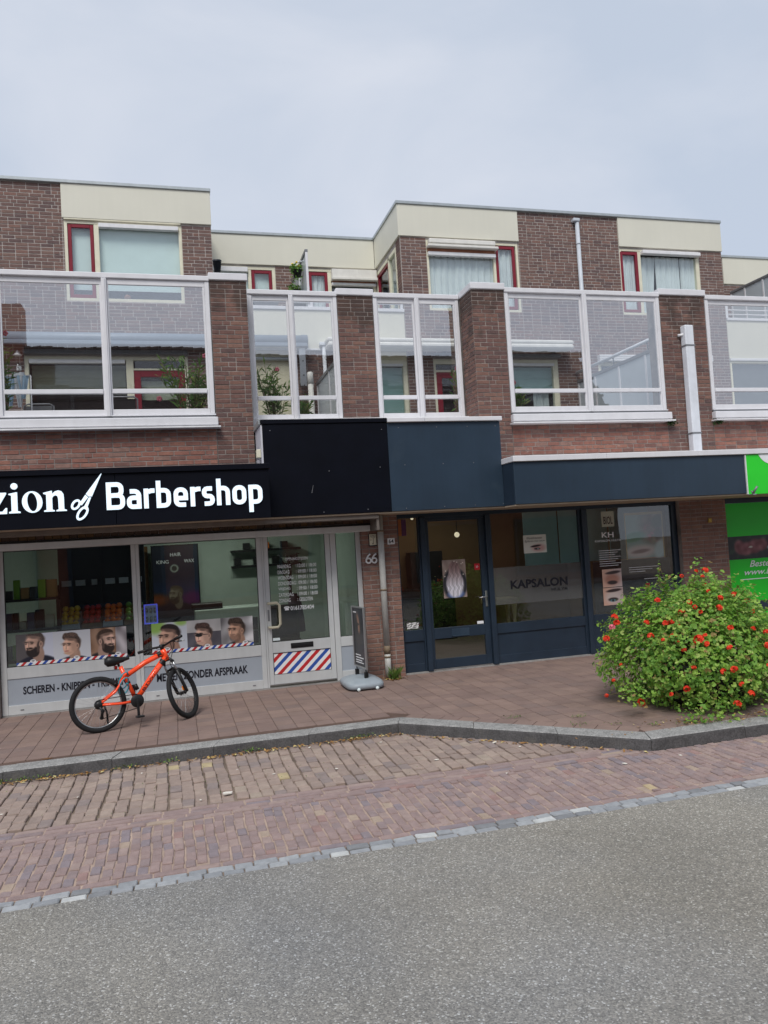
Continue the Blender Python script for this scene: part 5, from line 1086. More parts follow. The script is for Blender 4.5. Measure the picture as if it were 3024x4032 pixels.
mb = MB(); mb.frame(7.15, 7.22, .96, 1.03, .01, Y0+.022, Y0+.028, 0).ring2d((7.185, .995), (.017, .017), (.01, .01), Y0+.022, Y0+.028); mb.build('camera_symbol', 'red_card', W)
def paint_inner(U, V):
    C = np.full(U.shape+(3,), 0.); C[...] = (120, 146, 146); n = vnoise(U, V, 26, 21)[..., None]; n2 = vnoise(U, V, 60, 22)[..., None]
    C = np.where((V < .1)[..., None], np.array([134, 96, 80.]), C); C = mixc(C, ell(U, V, .55, .58, .26, .26, .2, .5), np.array([96, 72, 62])+n*60)
    C = mixc(C, ell(U, V, .52, .5, .2, .16, .3, .4)*np.clip(n2*2, 0, 1), (150, 70, 84)); C = mixc(C, ell(U, V, .6, .66, .12, .1, 0, .4), (40, 56, 44)); C = mixc(C, ell(U, V, .6, .46, .07, .1, 0, .4), (40, 36, 40))
    C = mixc(C, ell(U, V, .15, .43, .2, .07, .15, .4), (30, 120, 84)); C = mixc(C, ell(U, V, .26, .2, .3, .1, .05, .4), (196, 178, 180)); C = mixc(C, ell(U, V, .26, .2, .16, .03, .1, .4), (120, 90, 96)); C = mixc(C, ell(U, V, .62, .22, .1, .16, -.3, .4), (176, 192, 200))
    f = ((np.abs(U-.35) > .325) | (V > .78))[..., None]; return np.where(f, np.array([150, 128, 78.]), C)
printed('collage_poster', W, 6.86, 7.56, 1.34, 2.16, Y0+.052, 80, 90, paint_inner)
MB().box(6.46, 6.68, Y0+.05, Y0+.055, 1.96, 2.2).build('price_card', 'cream_panel', W); text('lettering', 'BIOL', 'ink', W, 6.49, 6.65, 2.0, 2.12, Y0+.045, bold=.01, depth=.001)
# ---- green shop
gf = thing('green_shop', (10, Y0, 0), 'shop window covered with bright green film and white handwriting', 'shopfront')
MB().box(8.66, 12, Y0+.004, Y0+.08, 2.225, 2.42).box(8.66, 12, Y0, Y0+.08, .452, .60, .004).box(8.66, 12, Y0, Y0+.08, -.005, .02).box(8.66, 8.672, Y0+.002, Y0+.08, .02, 2.224).build('window', 'navy_frame', gf)
pane(gf, 8.672, 12, .6, 2.225, Y0+.03)
for z0, z1 in ((1.675, 2.222), (.602, 1.295), (.02, .45)): MB().box(8.674, 12, Y0+.018, Y0+.028, z0, z1).build('green_film', 'green_vinyl', gf)
def paint_meat_reflection(U, V):
    C = np.full(U.shape+(3,), 0.); C[...] = (26, 30, 34); n = vnoise(U, V, 34, 31)[..., None]; C += np.clip(n, 0, 1)*np.array([20, 44, 16.])
    for c in ((.28, .2, .1, .12), (.42, .17, .16, .11), (.58, .2, .12, .12), (.72, .22, .12, .1), (1.2, .18, .2, .12), (1.5, .2, .14, .1)): C = mixc(C, ell(U, V, *c, .2, .3), np.array([118, 66, 72])+n*34)
    C = mixc(C, ell(U, V, .5, .19, .04, .014, 0, .2), (190, 190, 180)); C = mixc(C, ell(U, V, .86, .17, .04, .03, 0, .2), (120, 140, 140)); return C
printed('reflection_band', gf, 8.68, 10.6, 1.297, 1.674, Y0+.027, 120, 30, paint_meat_reflection)  # pink reflection in the glass, painted into this band's colours
def rot_(c, a):
    return lambda v: (c[0]+(v[0]-c[0])*math.cos(a)-(v[2]-c[1])*math.sin(a), v[1], c[1]+(v[0]-c[0])*math.sin(a)+(v[2]-c[1])*math.cos(a))
text('lettering', 'Bestel nu', 'white_vinyl', gf, 9.12, 9.78, 1.16, 1.265, Y0+.012, bold=.012, shear=.35, depth=.001); text('lettering', 'www.bestel', 'white_vinyl', gf, 9.01, 9.9, 1.03, 1.125, Y0+.012, bold=.01, shear=.35, depth=.001)
MB().box(8.93, 9.9, Y0+.012, Y0+.017, .955, .968).build('underline', 'white_vinyl', gf)
# ================================================================ SHOP INTERIORS seen through the glass
def room(x0, x1, y1, wall_m, ceil_m, zc=2.75):
    st = lambda n, m, *b: MB().box(*b).build(n, m, kind='structure')
    st('shop_wall', wall_m, x0, x1, y1, y1+.1, 0, zc); st('shop_wall', wall_m, x0-.1, x0, 10.78, y1+.1, 0, zc); st('shop_wall', wall_m, x1, x1+.1, 10.78, y1+.1, 0, zc)
    st('shop_ceiling', ceil_m, x0-.1, x1+.1, 10.4, y1+.1, zc, zc+.1); st('shop_floor', 'floor_grey', x0-.1, x1+.1, 10.78, y1+.1, .001, .02); st('shop_wall', wall_m, x0-.1, x1+.1, 10.78, 10.9, 2.43, zc)
room(-2.3, 2.6, 14.2, 'wall_mint', 'ceiling'); room(3.0, 7.9, 14.6, 'wall_ochre', 'ceiling'); room(8.55, 12.2, 13.5, 'room_dark', 'room_dark')
def ceiling_lamp(x, y, e, col, sx=1.2, sy=.3, label=''):
    t = thing('ceiling_lamp', (x, y, 2.7), label, 'ceiling lamp'); MB().box(x-sx/2, x+sx/2, y-sy/2, y+sy/2, 2.68, 2.745).build('housing', 'white_paint', t); MB().box(x-sx/2+.02, x+sx/2-.02, y-sy/2+.02, y+sy/2-.02, 2.67, 2.679).build('diffuser', 'lamp_glow', t)
    l = bpy.data.lights.new('lamp_light', 'AREA'); l.energy = e; l.color = col; l.size = sx; l.size_y = sy; l.shape = 'RECTANGLE'; o = bpy.data.objects.new('lamp_light', l); COL.objects.link(o); o.location = (x, y, 2.66)
ceiling_lamp(.6, 12.6, 12, (1, .98, .92), label='lit white ceiling lamp inside the barbershop'); ceiling_lamp(4.6, 13.0, 4, (1, .78, .5), label='lit warm ceiling lamp inside the hair salon')
# barbershop: shelves, greengrocer reflection stand-in, wax poster, counter, coat stand
sh = thing('product_shelf', (-2.0, 11.2, .02), 'shelf rack with hair product boxes in the corner behind the first window', 'shelf')
for z in (.62, 1.02, 1.42): MB().box(-2.28, -1.55, 11.05, 11.4, z, z+.03).build('shelf_board', 'black', sh)
MB().box(-2.28, -2.24, 11.05, 11.4, .02, 1.7).box(-1.6, -1.55, 11.3, 11.36, .02, 1.6).build('upright', 'black', sh)
R = random.Random(3)
BOXC = [('charcoal', (60, 64, 70)), ('cream', (170, 168, 156)), ('lime green', (126, 176, 50)), ('slate blue', (60, 80, 110)), ('tan', (170, 130, 80)), ('black', (30, 30, 32))]
for n_, c_ in BOXC: M('box_'+n_, lin(*c_), .5, var=.1)
ORD = ['first', 'second', 'third', 'fourth', 'fifth', 'sixth', 'seventh']
for i, z in enumerate((.65, 1.05, 1.45)):
    x = -2.22; k = 0
    while x < -1.66 and k < 7:
        wd = R.uniform(.06, .12); hh = R.uniform(.1, .26); q = (k*2+i*3) % 6
        o = MB().box(x, x+wd, 11.12, 11.12+R.uniform(.06, .14), z+.001, z+hh, .004).build('product_box', 'box_'+BOXC[q][0]); tag(o, '%s product box, %s from the wall on the %s barbershop shelf' % (BOXC[q][0], ORD[k], ('lowest', 'middle', 'top')[i]), 'product box', 'product boxes on the shelf'); x += wd+.015; k += 1
cb = thing('reflection_cabinet', (-1.05, 11.6, .02), 'dark navy cabinet with pale cards and crates of fruit standing in for a greengrocer reflected in the first window', 'cabinet')  # added: a greengrocer reflected in the glass, built as cabinet and crates
MB().box(-1.62, -.45, 11.75, 11.85, .02, 2.3).box(-1.62, -.45, 11.35, 11.75, .02, .98).box(-1.1, -1.04, 11.70, 11.749, .98, 2.3).build('case', 'cabinet_navy', cb)
for k in range(6): MB().box(-1.58+k*.185+(.03 if k > 1 else 0), -1.45+k*.185+(.03 if k > 1 else 0), 11.735, 11.748, 1.56, 1.64).build('card', 'paper_grey', cb)
for k in range(4):  # added crates give the reflected produce a solid shape
    cr = thing('fruit_crate', (-1.45+k*.28, 11.5, .99), ['crate of yellow and red fruit', 'crate of red peppers', 'crate of orange fruit', 'crate of green avocados'][k]+' on the dark cabinet, standing in for a reflected greengrocer', 'crate'); x = -1.58+k*.28
    MB().box(x, x+.26, 11.38, 11.4, .982, 1.05).box(x, x+.26, 11.68, 11.7, .982, 1.2).box(x, x+.02, 11.4, 11.68, .982, 1.06).box(x+.24, x+.26, 11.4, 11.68, .982, 1.06).box(x+.02, x+.24, 11.4, 11.68, .982, .995).build('box', 'wood' if k % 2 else 'paper_grey', cr)
    cm = [lin(230, 190, 60), lin(200, 44, 40), lin(235, 120, 44), lin(120, 170, 70)][k]; nm = 'fruit_%s' % 'abcd'[k]; M(nm, cm, .4, var=.25, vs=12)
    for a in range(3):
        for b in range(4): MB().sphere((x+.055+a*.075, 11.44+b*.065, 1.05+.062*b+.012*((a+b) % 2)), .043, 8, 5).build('fruit', nm, cr)
ct = thing('reception_counter', (.4, 13, .02), 'pale reception counter with dark drawers inside the barbershop', 'counter')
MB().box(.25, 1.35, 12.9, 13.5, .02, 1.0, .01).build('body', 'wall_mint', ct); MB().box(.36, 1.25, 12.885, 12.9, .62, .82).build('drawer', 'black', ct); MB().box(.36, 1.25, 12.885, 12.9, .4, .6).build('drawer', 'black', ct); MB().box(.2, .7, 12.95, 13.3, 1.0, 1.1, .01).build('tray', 'black', ct)
ws = thing('wall_shelf', (1.5, 14.1, 1.6), 'black wall shelf with dark boxes at the back of the barbershop', 'shelf')
MB().box(.95, 2.2, 13.95, 14.19, 1.62, 1.66).box(.95, 2.2, 13.95, 14.19, 1.9, 1.94).build('board', 'black', ws)
for k in range(7): MB().box(1.0+k*.17, 1.12+k*.17, 14.0, 14.15, 1.945 if k % 2 else 1.665, (2.06 if k % 2 else 1.8)).build('box', 'black' if k != 3 else 'orange_card', ws)
def paint_wax(U, V):
    C = np.full(U.shape+(3,), 0.); C[...] = (14, 20, 40); C = mixc(C, smooth(1-np.abs(V-.55)/.3, 0, 1)[..., None]*.7, (22, 44, 80)); C = mixc(C, ell(U, V, .05, .42, .2, .1, 0, .6), (120, 60, 20)); C = mixc(C, ell(U, V, .66, .42, .2, .12, 0, .6), (80, 24, 80))
    C = portrait(C, U, V, .36, .5, .28, (128, 120, 104), (66, 60, 48), (20, 22, 32), -1, (50, 44, 36)); C = mixc(C, ell(U, V, .36, .95, .07, .07, 0, .2), (150, 160, 150)); C = mixc(C, ell(U, V, .36, .95, .045, .045, 0, .2), (20, 40, 40)); return C
wp = thing('wall_poster', (-.1, 13.9, 1.4), 'tall dark hair wax poster inside the barbershop', 'poster')
MB().box(-.42, .38, 13.9, 13.93, .72, 2.1).build('board', 'black', wp); printed('print_sheet', wp, -.4, .36, .74, 2.08, 13.895, 76, 120, paint_wax)
for s_, a, b, z in (('KING', -.33, -.13, 1.78), ('HAIR', -.1, .08, 1.9), ('WAX', .13, .3, 1.78)): text('lettering', s_, 'white_vinyl', wp, a, b, z, z+.06, 13.888, depth=.001)
MB().box(-.78, -.48, 14.15, 14.19, .02, 2.1).build('shop_door', 'wood', kind='structure')
bf = thing('blue_display', (-.42, 11.1, 1.1), 'small blue lit frame with bottles near the window mullion', 'display')
MB().frame(-.46, -.28, .99, 1.26, .014, 11.1, 11.12, 0).build('frame', 'blue_glow', bf); MB().box(-.446, -.294, 11.12, 11.13, 1.004, 1.246).build('back', 'display_back', bf)
for k in range(6): MB().tube([(-.425+(k % 3)*.055, 11.1, 1.02+(k//3)*.12), (-.425+(k % 3)*.055, 11.1, 1.09+(k//3)*.12)], .016, 8).build('bottle', 'silver', bf)
MB().tube([(-.37, 11.13, 1.0), (-.42, 11.2, .8), (-.4, 11.2, .02)], .015, 6).build('arm', 'black', bf)
cs = thing('coat_stand', (1.75, 12.2, .02), 'black coat stand with curled hooks behind the barbershop door', 'coat stand')
MB().tube([(1.72, 12.2, .02), (1.72, 12.2, 1.75)], .025, 8).build('pole', 'black', cs)
for a, z in ((.4, 1.72), (2.6, 1.7), (4.4, 1.72), (1.2, 1.5), (3.5, 1.5)): MB().tube([(1.72, 12.2, z-.12), (1.72+.1*math.cos(a), 12.2+.1*math.sin(a), z), (1.72+.16*math.cos(a), 12.2+.16*math.sin(a), z+.12), (1.72+.2*math.cos(a), 12.2+.2*math.sin(a), z+.1)], .011, 6).build('hook', 'black', cs)
jk = MB(); jk.lathe([(.04, 1.2), (.1, 1.1), (.14, .8), (.15, .6)], (1.78, 12.2, 0), seg=14); tag(jk.build('hanging_coat', 'fabric_plum'), 'dark plum coat hanging on the coat stand', 'coat')
ch = thing('barber_chair', (1.6, 11.7, .02), 'black barber chair inside the barbershop door', 'chair')
MB().box(1.32, 1.8, 11.6, 12.0, .42, .56, .05).build('seat', 'black', ch); MB().box(1.32, 1.8, 11.95, 12.05, .5, 1.05, .04).build('backrest', 'black', ch); MB().tube([(1.56, 11.8, .03), (1.56, 11.8, .43)], .05, 10).build('pedestal', 'silver', ch)
# hair salon
rb_ = thing('roller_blind', (6.4, 11.3, 1.4), 'pale teal roller blind hanging inside the salon windows', 'blind')
for a, b in ((5.33, 5.92), (5.95, 6.28), (6.31, 6.82), (6.86, 7.6)): MB().box(a, b, 11.2, 11.215, 1.42, 2.42).build('blind_panel', 'teal_blind', rb_)
st = thing('salon_stool', (4.9, 11.4, .02), 'cream wooden stool with turned legs behind the frosted band', 'stool')
MB().box(4.68, 5.2, 11.25, 11.6, .84, .93, .02).build('seat', 'cream_wood', st)
for x in (4.75, 5.13):
    for y in (11.3, 11.55): MB().lathe([(.03, .02), (.02, .2), (.035, .4), (.022, .6), (.045, .84)], (x, y, 0), seg=10).build('leg', 'cream_wood', st)
cl = thing('salon_cabinet', (3.8, 13.8, .02), 'dark salon shelving with white towels at the back wall', 'cabinet')
MB().box(3.3, 5.1, 13.9, 14.5, .02, 1.0).box(3.5, 4.1, 14.1, 14.5, 1.0, 1.75).box(4.35, 5.0, 14.2, 14.5, 1.0, 1.7).build('case', 'black', cl)
for k in range(7): MB().box(3.62, 3.95, 14.05, 14.1, 1.02+k*.085, 1.05+k*.085).build('towel', 'blind_white', cl)
lp = thing('globe_lamp', (4.3, 13, 1.9), 'small glowing globe lamp inside the salon door', 'lamp'); MB().sphere((4.58, 12.2, 1.98), .045, 12, 8).build('globe', 'bulb_glow', lp); MB().tube([(4.58, 12.2, 2.02), (4.58, 12.2, 2.74)], .006, 6).build('cord', 'black', lp)
lp = thing('pendant_bulb', (3.62, 11.8, 2.2), 'tiny warm pendant bulb behind the salon sidelight', 'lamp'); MB().sphere((3.68, 11.8, 2.28), .025, 10, 6).build('globe', 'bulb_glow', lp); MB().tube([(3.68, 11.8, 2.3), (3.68, 11.8, 2.74)], .004, 6).build('cord', 'black', lp)
for x, m_, lab in ((3.17, 'orange_card', 'orange card at the top of the salon sidelight'), (3.245, 'purple_card', 'purple card at the top of the salon sidelight')): tag(MB().box(x-.03, x+.04, 10.85, 10.86, 2.0, 2.24).build('window_card', m_), lab, 'card')
# ================================================================ WALL FITTINGS
dp = thing('downpipe', (2.8, 10.5, 0), 'grubby white downpipe between house numbers 66 and 64', 'downpipe')
MB().tube([(2.805, 10.54, .46), (2.805, 10.54, 2.30)], .044, 16).build('pipe', 'pvc_front', dp); MB().tube([(2.805, 10.54, .01), (2.805, 10.54, .36)], .044, 16).build('lower_pipe', 'pvc_front', dp)
MB().tube([(2.805, 10.54, .35), (2.805, 10.54, .465)], .045, 16).build('sleeve', 'pvc_band', dp)
for z in (2.07, 1.24, .3): MB().tube([(2.805, 10.54, z), (2.805, 10.54, z+.022)], .05, 16).build('clamp', 'pvc_band', dp)
def six(mb, x, z, s, y):
    P = [(x+.62*s, z+1.0*s), (x+.42*s, z+.86*s), (x+.24*s, z+.62*s), (x+.13*s, z+.36*s)]
    mb.tube([(p[0], y, p[1]) for p in P], .1*s, 8); mb.tube([(x+.4*s+.27*s*math.cos(t*PI/10), y, z+.29*s+.26*s*math.sin(t*PI/10)) for t in range(21)], .1*s, 8, cap=False)
hn = thing('house_number', (2.65, YW-.02, 1.62), 'raised cream house number 66 on the brick pillar', 'house number')
for x in (2.575, 2.66): mb = MB(); six(mb, x, 1.635, .13, YW-.02); mb.build('digit', 'white_paint', hn)
hn = thing('house_number_plate', (2.97, YW-.01, 1.93), 'small white enamel plate with number 64 beside the downpipe', 'house number')
MB().box(2.922, 3.03, YW-.014, YW-.004, 1.885, 1.975, .003).build('plate', 'white_paint', hn); text('lettering', '64', 'ink', hn, 2.94, 3.012, 1.9, 1.96, YW-.017, bold=.01, depth=.002)
hp = thing('hydrant_plate', (2.7, YW-.01, 1.95), 'blue rimmed yellowed hydrant plate with measurements above number 66', 'plate')
MB().box(2.645, 2.765, YW-.022, YW-.004, 1.875, 2.05, .006).build('holder', 'cabinet_navy', hp); MB().box(2.655, 2.755, YW-.026, YW-.0225, 1.89, 2.045).build('plate', 'cream_frame', hp)
text('lettering', '20962', 'ink', hp, 2.665, 2.745, 2.005, 2.033, YW-.028, depth=.001); text('lettering', '2', 'ink', hp, 2.667, 2.682, 1.955, 1.978, YW-.028, depth=.001); text('lettering', '4', 'ink', hp, 2.69, 2.705, 1.9, 1.922, YW-.028, depth=.001)
MB().box(2.675, 2.74, YW-.028, YW-.0265, 1.992, 1.996).box(2.708, 2.713, YW-.028, YW-.0265, 1.905, 1.991).build('mark', 'ink', hp)
tag(MB().box(8.3, 8.365, YW-.03, YW-.003, 1.93, 2.0, .008).build('wall_sensor', 'gold'), 'tiny yellowish sensor box on the shaded brick pillar', 'sensor')
# ================================================================ BICYCLE
A_ = Vector((-.92, 9.14, 0)); dr = Vector((1.01, .28, 0)).normalized(); nn = Vector((-dr.y, dr.x, 0)); LEAN = math.radians(6)
def bw(v): return A_+dr*v[0]+nn*(v[1]*math.cos(LEAN)+v[2]*math.sin(LEAN))+Vector((0, 0, 1))*(v[2]*math.cos(LEAN)-v[1]*math.sin(LEAN))
HA = math.radians(19); P0 = Vector((.785, 0, .76)); AX = Vector((-math.sin(HA), 0, math.cos(HA))); STEER = math.radians(46); RS = Matrix.Rotation(STEER, 3, AX)
def bf_(v): return bw(P0+RS@(Vector(v)-P0))
WR = .306; FH = [.985, 0, .306]
c_ = bf_(FH); ax_ = (bf_((FH[0], 1, FH[2]))-c_).normalized(); low = c_.z-WR*math.sqrt(1-ax_.z**2)
FH[2] -= low; FH[0] += low*.34
bk = thing('bicycle', A_, 'bright orange mountain bicycle parked in front of the barbershop window', 'bicycle')
def bp_(name, m, fn, xf=bw, parent=None): mb = MB(); fn(mb); mb.xf = xf; return mb.build(name, m, parent or bk)
bp_('frame', 'orange', lambda m: (m.tube([(.335, 0, .575), (.56, 0, .70), (.775, 0, .785)], [.026, .029, .034], 10), m.tube([(.432, 0, .295), (.62, 0, .53), (.79, 0, .725)], [.03, .033, .036], 10), m.tube([(.432, 0, .29), (.345, 0, .53), (.283, 0, .69)], [.024, .024, .024], 10),
    m.tube([(.768, 0, .825), (.812, 0, .70)], .031, 12), [m.tube([(.02, s*.06, .306), (.2, s*.05, .42), (.325, s*.025, .585)], [.012, .013, .012], 8) for s in (-1, 1)], [m.tube([(.02, s*.06, .303), (.22, s*.055, .285), (.42, s*.035, .285)], [.012, .014, .014], 8) for s in (-1, 1)], m.tube([(.432, -.045, .288), (.432, .045, .288)], .028, 12), m.tube([(.33, -.02, .6), (.36, 0, .6)], .02, 8)))
fk = bp_('fork', 'black', lambda m: (m.tube([(.83, -.065, .655), (.82, -.035, .70), (.815, .035, .70), (.83, .065, .655)], .02, 8), [m.tube([(.865, s*.062, .56), (FH[0]-.02, s*.062, FH[2]+.03), (FH[0], s*.062, FH[2])], [.021, .02, .016], 10) for s in (-1, 1)], m.tube([(.86, -.062, .575), (.885, 0, .6), (.86, .062, .575)], .014, 8)), bf_)
bp_('stanchion', 'silver', lambda m: [m.tube([(.828, s*.062, .66), (.868, s*.062, .55)], .014, 10) for s in (-1, 1)], bf_, fk)
bp_('handlebar', 'black', lambda m: (m.tube([(.735, -.29, .885), (.775, -.12, .88), (.80, -.03, .87), (.80, .03, .87), (.775, .12, .88), (.735, .29, .885)], .0125, 8), m.tube([(.768, 0, .825), (.755, 0, .87), (.805, 0, .872)], .022, 10), [m.tube([(.735, s*.3, .885), (.758, s*.19, .882)], .0175, 10) for s in (-1, 1)], [m.tube([(.77, s*.15, .875), (.82, s*.17, .865), (.825, s*.24, .85)], .007, 6) for s in (-1, 1)]), bf_)
bp_('brake_lever', 'silver', lambda m: [m.tube([(.80, s*.16, .87), (.835, s*.2, .858), (.83, s*.27, .848)], .006, 6) for s in (-1, 1)], bf_)
bp_('cable', 'black', lambda m: (m.tube([(.8, -.14, .87), (.88, -.1, .86), (.9, -.04, .78), (.86, 0, .66), (.88, 0, .6)], .004, 5), m.tube([(.8, .1, .87), (.86, .04, .82), (.83, .02, .74), (.74, .02, .74)], .004, 5), m.tube([(.8, -.1, .87), (.86, -.07, .8), (.81, -.03, .73), (.7, -.02, .68)], .004, 5)), bf_)
def wheel(c, xf, label=None):
    x, z = c
    w_ = bp_('wheel', 'dark_metal', lambda m: m.lathe([(.012, -.05), (.026, -.03), (.018, -.02), (.018, .02), (.026, .03), (.012, .05)], (x, 0, z), 'y', 14), xf)
    bp_('tyre', 'rubber', lambda m: m.lathe([(WR-.029+.029*math.cos(t*PI/6), .027*math.sin(t*PI/6)) for t in range(12)], (x, 0, z), 'y', 56, closed=True), xf, w_)
    bp_('rim', 'dark_metal' if xf is bf_ else 'silver', lambda m: m.lathe([(WR-.05, -.012), (WR-.062, -.009), (WR-.066, 0), (WR-.062, .009), (WR-.05, .012), (WR-.044, 0)], (x, 0, z), 'y', 56, closed=True), xf, w_)
    def sp(m):
        for k in range(28):
            a = 2*PI*k/28; b = a+(.5 if k % 4 < 2 else -.5); s = .026 if k % 2 else -.026
            m.tube([(x+.022*math.cos(b), s, z+.022*math.sin(b)), (x+(WR-.06)*math.cos(a), s*.2, z+(WR-.06)*math.sin(a))], .0013, 4, cap=False)
    bp_('spoke', 'silver', sp, xf, w_); return w_
wheel((.02, .306), bw); wheel((FH[0], FH[2]), bf_)
bp_('reflector', 'reflector_amber', lambda m: m.box(FH[0]-.05, FH[0]-.01, -.04, -.03, FH[2]+.02, FH[2]+.07, .004), bf_)
sd_ = bp_('saddle', 'black', lambda m: (m.tube([(.115, 0, .765), (.15, 0, .762), (.22, 0, .76), (.3, 0, .765), (.385, 0, .772)], [.03, .062, .056, .03, .014], 12), m.tube([(.268, 0, .69), (.258, 0, .745)], .014, 10), m.tube([(.2, .02, .735), (.25, .02, .728), (.32, .02, .742)], .005, 5), m.tube([(.2, -.02, .735), (.25, -.02, .728), (.32, -.02, .742)], .005, 5)))
bp_('rear_light', 'reflector_red', lambda m: m.box(.215, .245, -.03, .03, .665, .705, .006), bw)
def crank(m):
    m.lathe([(.0001, -.062), (.07, -.062), (.074, -.058), (.07, -.05), (.0001, -.05)], (.432, 0, .288), 'y', 28)
cr_ = bp_('crankset', 'dark_metal', crank)
bp_('crank_arm', 'dark_metal', lambda m: m.box(.418, .446, -.088, -.068, .125, .30, .006), bw, cr_); bp_('crank_arm', 'dark_metal', lambda m: m.box(.418, .446, .07, .09, .28, .45, .006), bw, cr_)
bp_('pedal', 'black', lambda m: (m.box(.39, .475, -.18, -.09, .108, .13, .006)), bw, cr_); bp_('pedal', 'black', lambda m: m.box(.39, .475, .09, .18, .44, .462, .006), bw, cr_)
bp_('cassette', 'dark_metal', lambda m: m.lathe([(.0001, -.075), (.03, -.075), (.052, -.045), (.0001, -.045)], (.02, 0, .306), 'y', 24))
bp_('derailleur', 'dark_metal', lambda m: (m.tube([(.02, -.07, .28), (.05, -.075, .24), (.035, -.075, .17)], .016, 6), m.lathe([(.0001, -.082), (.022, -.082), (.022, -.07), (.0001, -.07)], (.05, 0, .235), 'y', 12), m.lathe([(.0001, -.082), (.022, -.082), (.022, -.07), (.0001, -.07)], (.035, 0, .165), 'y', 12)))
bp_('chain', 'dark_metal', lambda m: (m.tube([(.02, -.06, .358), (.432, -.06, .366)], .005, 5), m.tube([(.04, -.06, .15), (.432, -.06, .21)], .005, 5)))
bp_('kickstand', 'black', lambda m: m.tube([(.09, .05, .285), (.12, .075, .2), (.135, .125, .012)], .011, 6))
bp_('lock_cable', 'teal', lambda m: m.tube([(.3+.055*math.cos(t*.55)+.0*t, -.03-.03*math.sin(t*.55), .56+.075*math.sin(t*.55+.4)-.0055*t) for t in range(26)], .0075, 6))
bp_('decal', 'black', lambda m: (m.tube([(.70, -.0015, .762), (.745, -.0015, .779)], .0345, 10, cap=False), m.tube([(.735, -.001, .657), (.77, -.001, .701)], .037, 10, cap=False), m.tube([(.36, -.001, .49), (.352, -.001, .51)], .0255, 10, cap=False)))
bp_('pump', 'black', lambda m: m.tube([(.425, -.02, .47), (.45, -.02, .41)], .022, 8))
bp_('brake_caliper', 'black', lambda m: m.tube([(.2, -.05, .5), (.24, 0, .53), (.2, .05, .5)], .012, 6))
DT0, DT1 = Vector((.47, -.031, .345)), Vector((.735, -.032, .668)); dv = (DT1-DT0).normalized(); du = Vector((-dv.z, 0, dv.x))
text('lettering', 'BTWIN', 'ink', bk, 0, .29, -.014, .016, 0, bold=.01, depth=.0012, rot=lambda v: bw(DT0+dv*(v[0]+.06)+du*(v[2])+Vector((0, v[1], 0))))
# ================================================================ PAVEMENT SIGN
ps = thing('pavement_sign', (2.33, 10.22, 0), 'swinging poster sign on a grey water-filled base by the barbershop door', 'pavement sign')
mb = MB(); n_ = 24; prof = [(.9, .012), (1.0, .03), (1.0, .075), (.93, .1), (.62, .135), (.3, .145)]
vs = []
for (k, z) in prof:
    for i in range(n_):
        t = 2*PI*i/n_; ex = .45; vs.append((2.33+.255*k*math.copysign(abs(math.cos(t))**ex, math.cos(t)), 10.2+.36*k*math.copysign(abs(math.sin(t))**ex, math.sin(t)), z))
fs = [(j*n_+i, j*n_+(i+1) % n_, (j+1)*n_+(i+1) % n_, (j+1)*n_+i) for j in range(len(prof)-1) for i in range(n_)]+[tuple((len(prof)-1)*n_+i for i in range(n_))]
mb.smooth = True; mb.add(vs, fs); mb.build('base', 'sign_base', ps)
for dx in (-.12, .13): MB().lathe([(.0001, -.012), (.022, -.012), (.022, .012), (.0001, .012)], (2.33+dx, 9.85, .024), 'y', 10).build('wheel', 'blind_white', ps)
B0, B1 = Vector((2.31, 10.44, 0)), Vector((2.365, 9.97, 0)); bv_ = (B1-B0).normalized(); BLN = (B1-B0).length; bn_ = Vector((bv_.y, -bv_.x, 0))
def bx_(v): return tuple(B0+bv_*v[0]-bn_*v[1]+Vector((0, 0, v[2])))
f_ = MB().frame(0, BLN, .25, 1.075, .022, -.016, .016, .005); f_.xf = bx_; f_.build('frame', 'silver', ps)
def paint_board(U, V):
    C = np.full(U.shape+(3,), 0.); C[...] = (24, 26, 34); C = mixc(C, smooth(V, .5, .9)[..., None]*.5, (50, 60, 78))
    C = mixc(C, ell(U, V, .17, .5, .08, .2, 0, .3), (150, 112, 92)); C = mixc(C, ell(U, V, .1, .46, .08, .22, 0, .3), (20, 20, 26)); C = mixc(C, ell(U, V, .18, .56, .05, .016, 0, .3), (30, 24, 24)); C = mixc(C, ell(U, V, .2, .36, .1, .09, 0, .4), (36, 28, 28)); return C
printed('poster', ps, .023, BLN-.023, .273, 1.052, .0, 50, 80, paint_board, 'print_gloss', xf=bx_)
bb = MB().box(.022, BLN-.022, .003, .01, .272, 1.053); bb.xf = bx_; bb.build('backing', 'black', ps)
for z, w_ in ((.41, .2), (.375, .3), (.34, .24), (.31, .3)):
    q = MB().box(.06, .06+w_, -.004, -.001, z, z+.012); q.xf = bx_; q.build('text_line', 'white_vinyl', ps)
q = MB().box(.04, .16, -.004, -.001, .985, 1.0); q.xf = bx_; q.build('text_line', 'white_vinyl', ps)
for t in (.07, BLN-.05): q = MB().box(t-.022, t+.022, -.024, .024, .135, .215, .004).box(t-.006, t+.006, -.006, .006, .215, .252); q.xf = bx_; q.build('spring_post', 'black', ps)
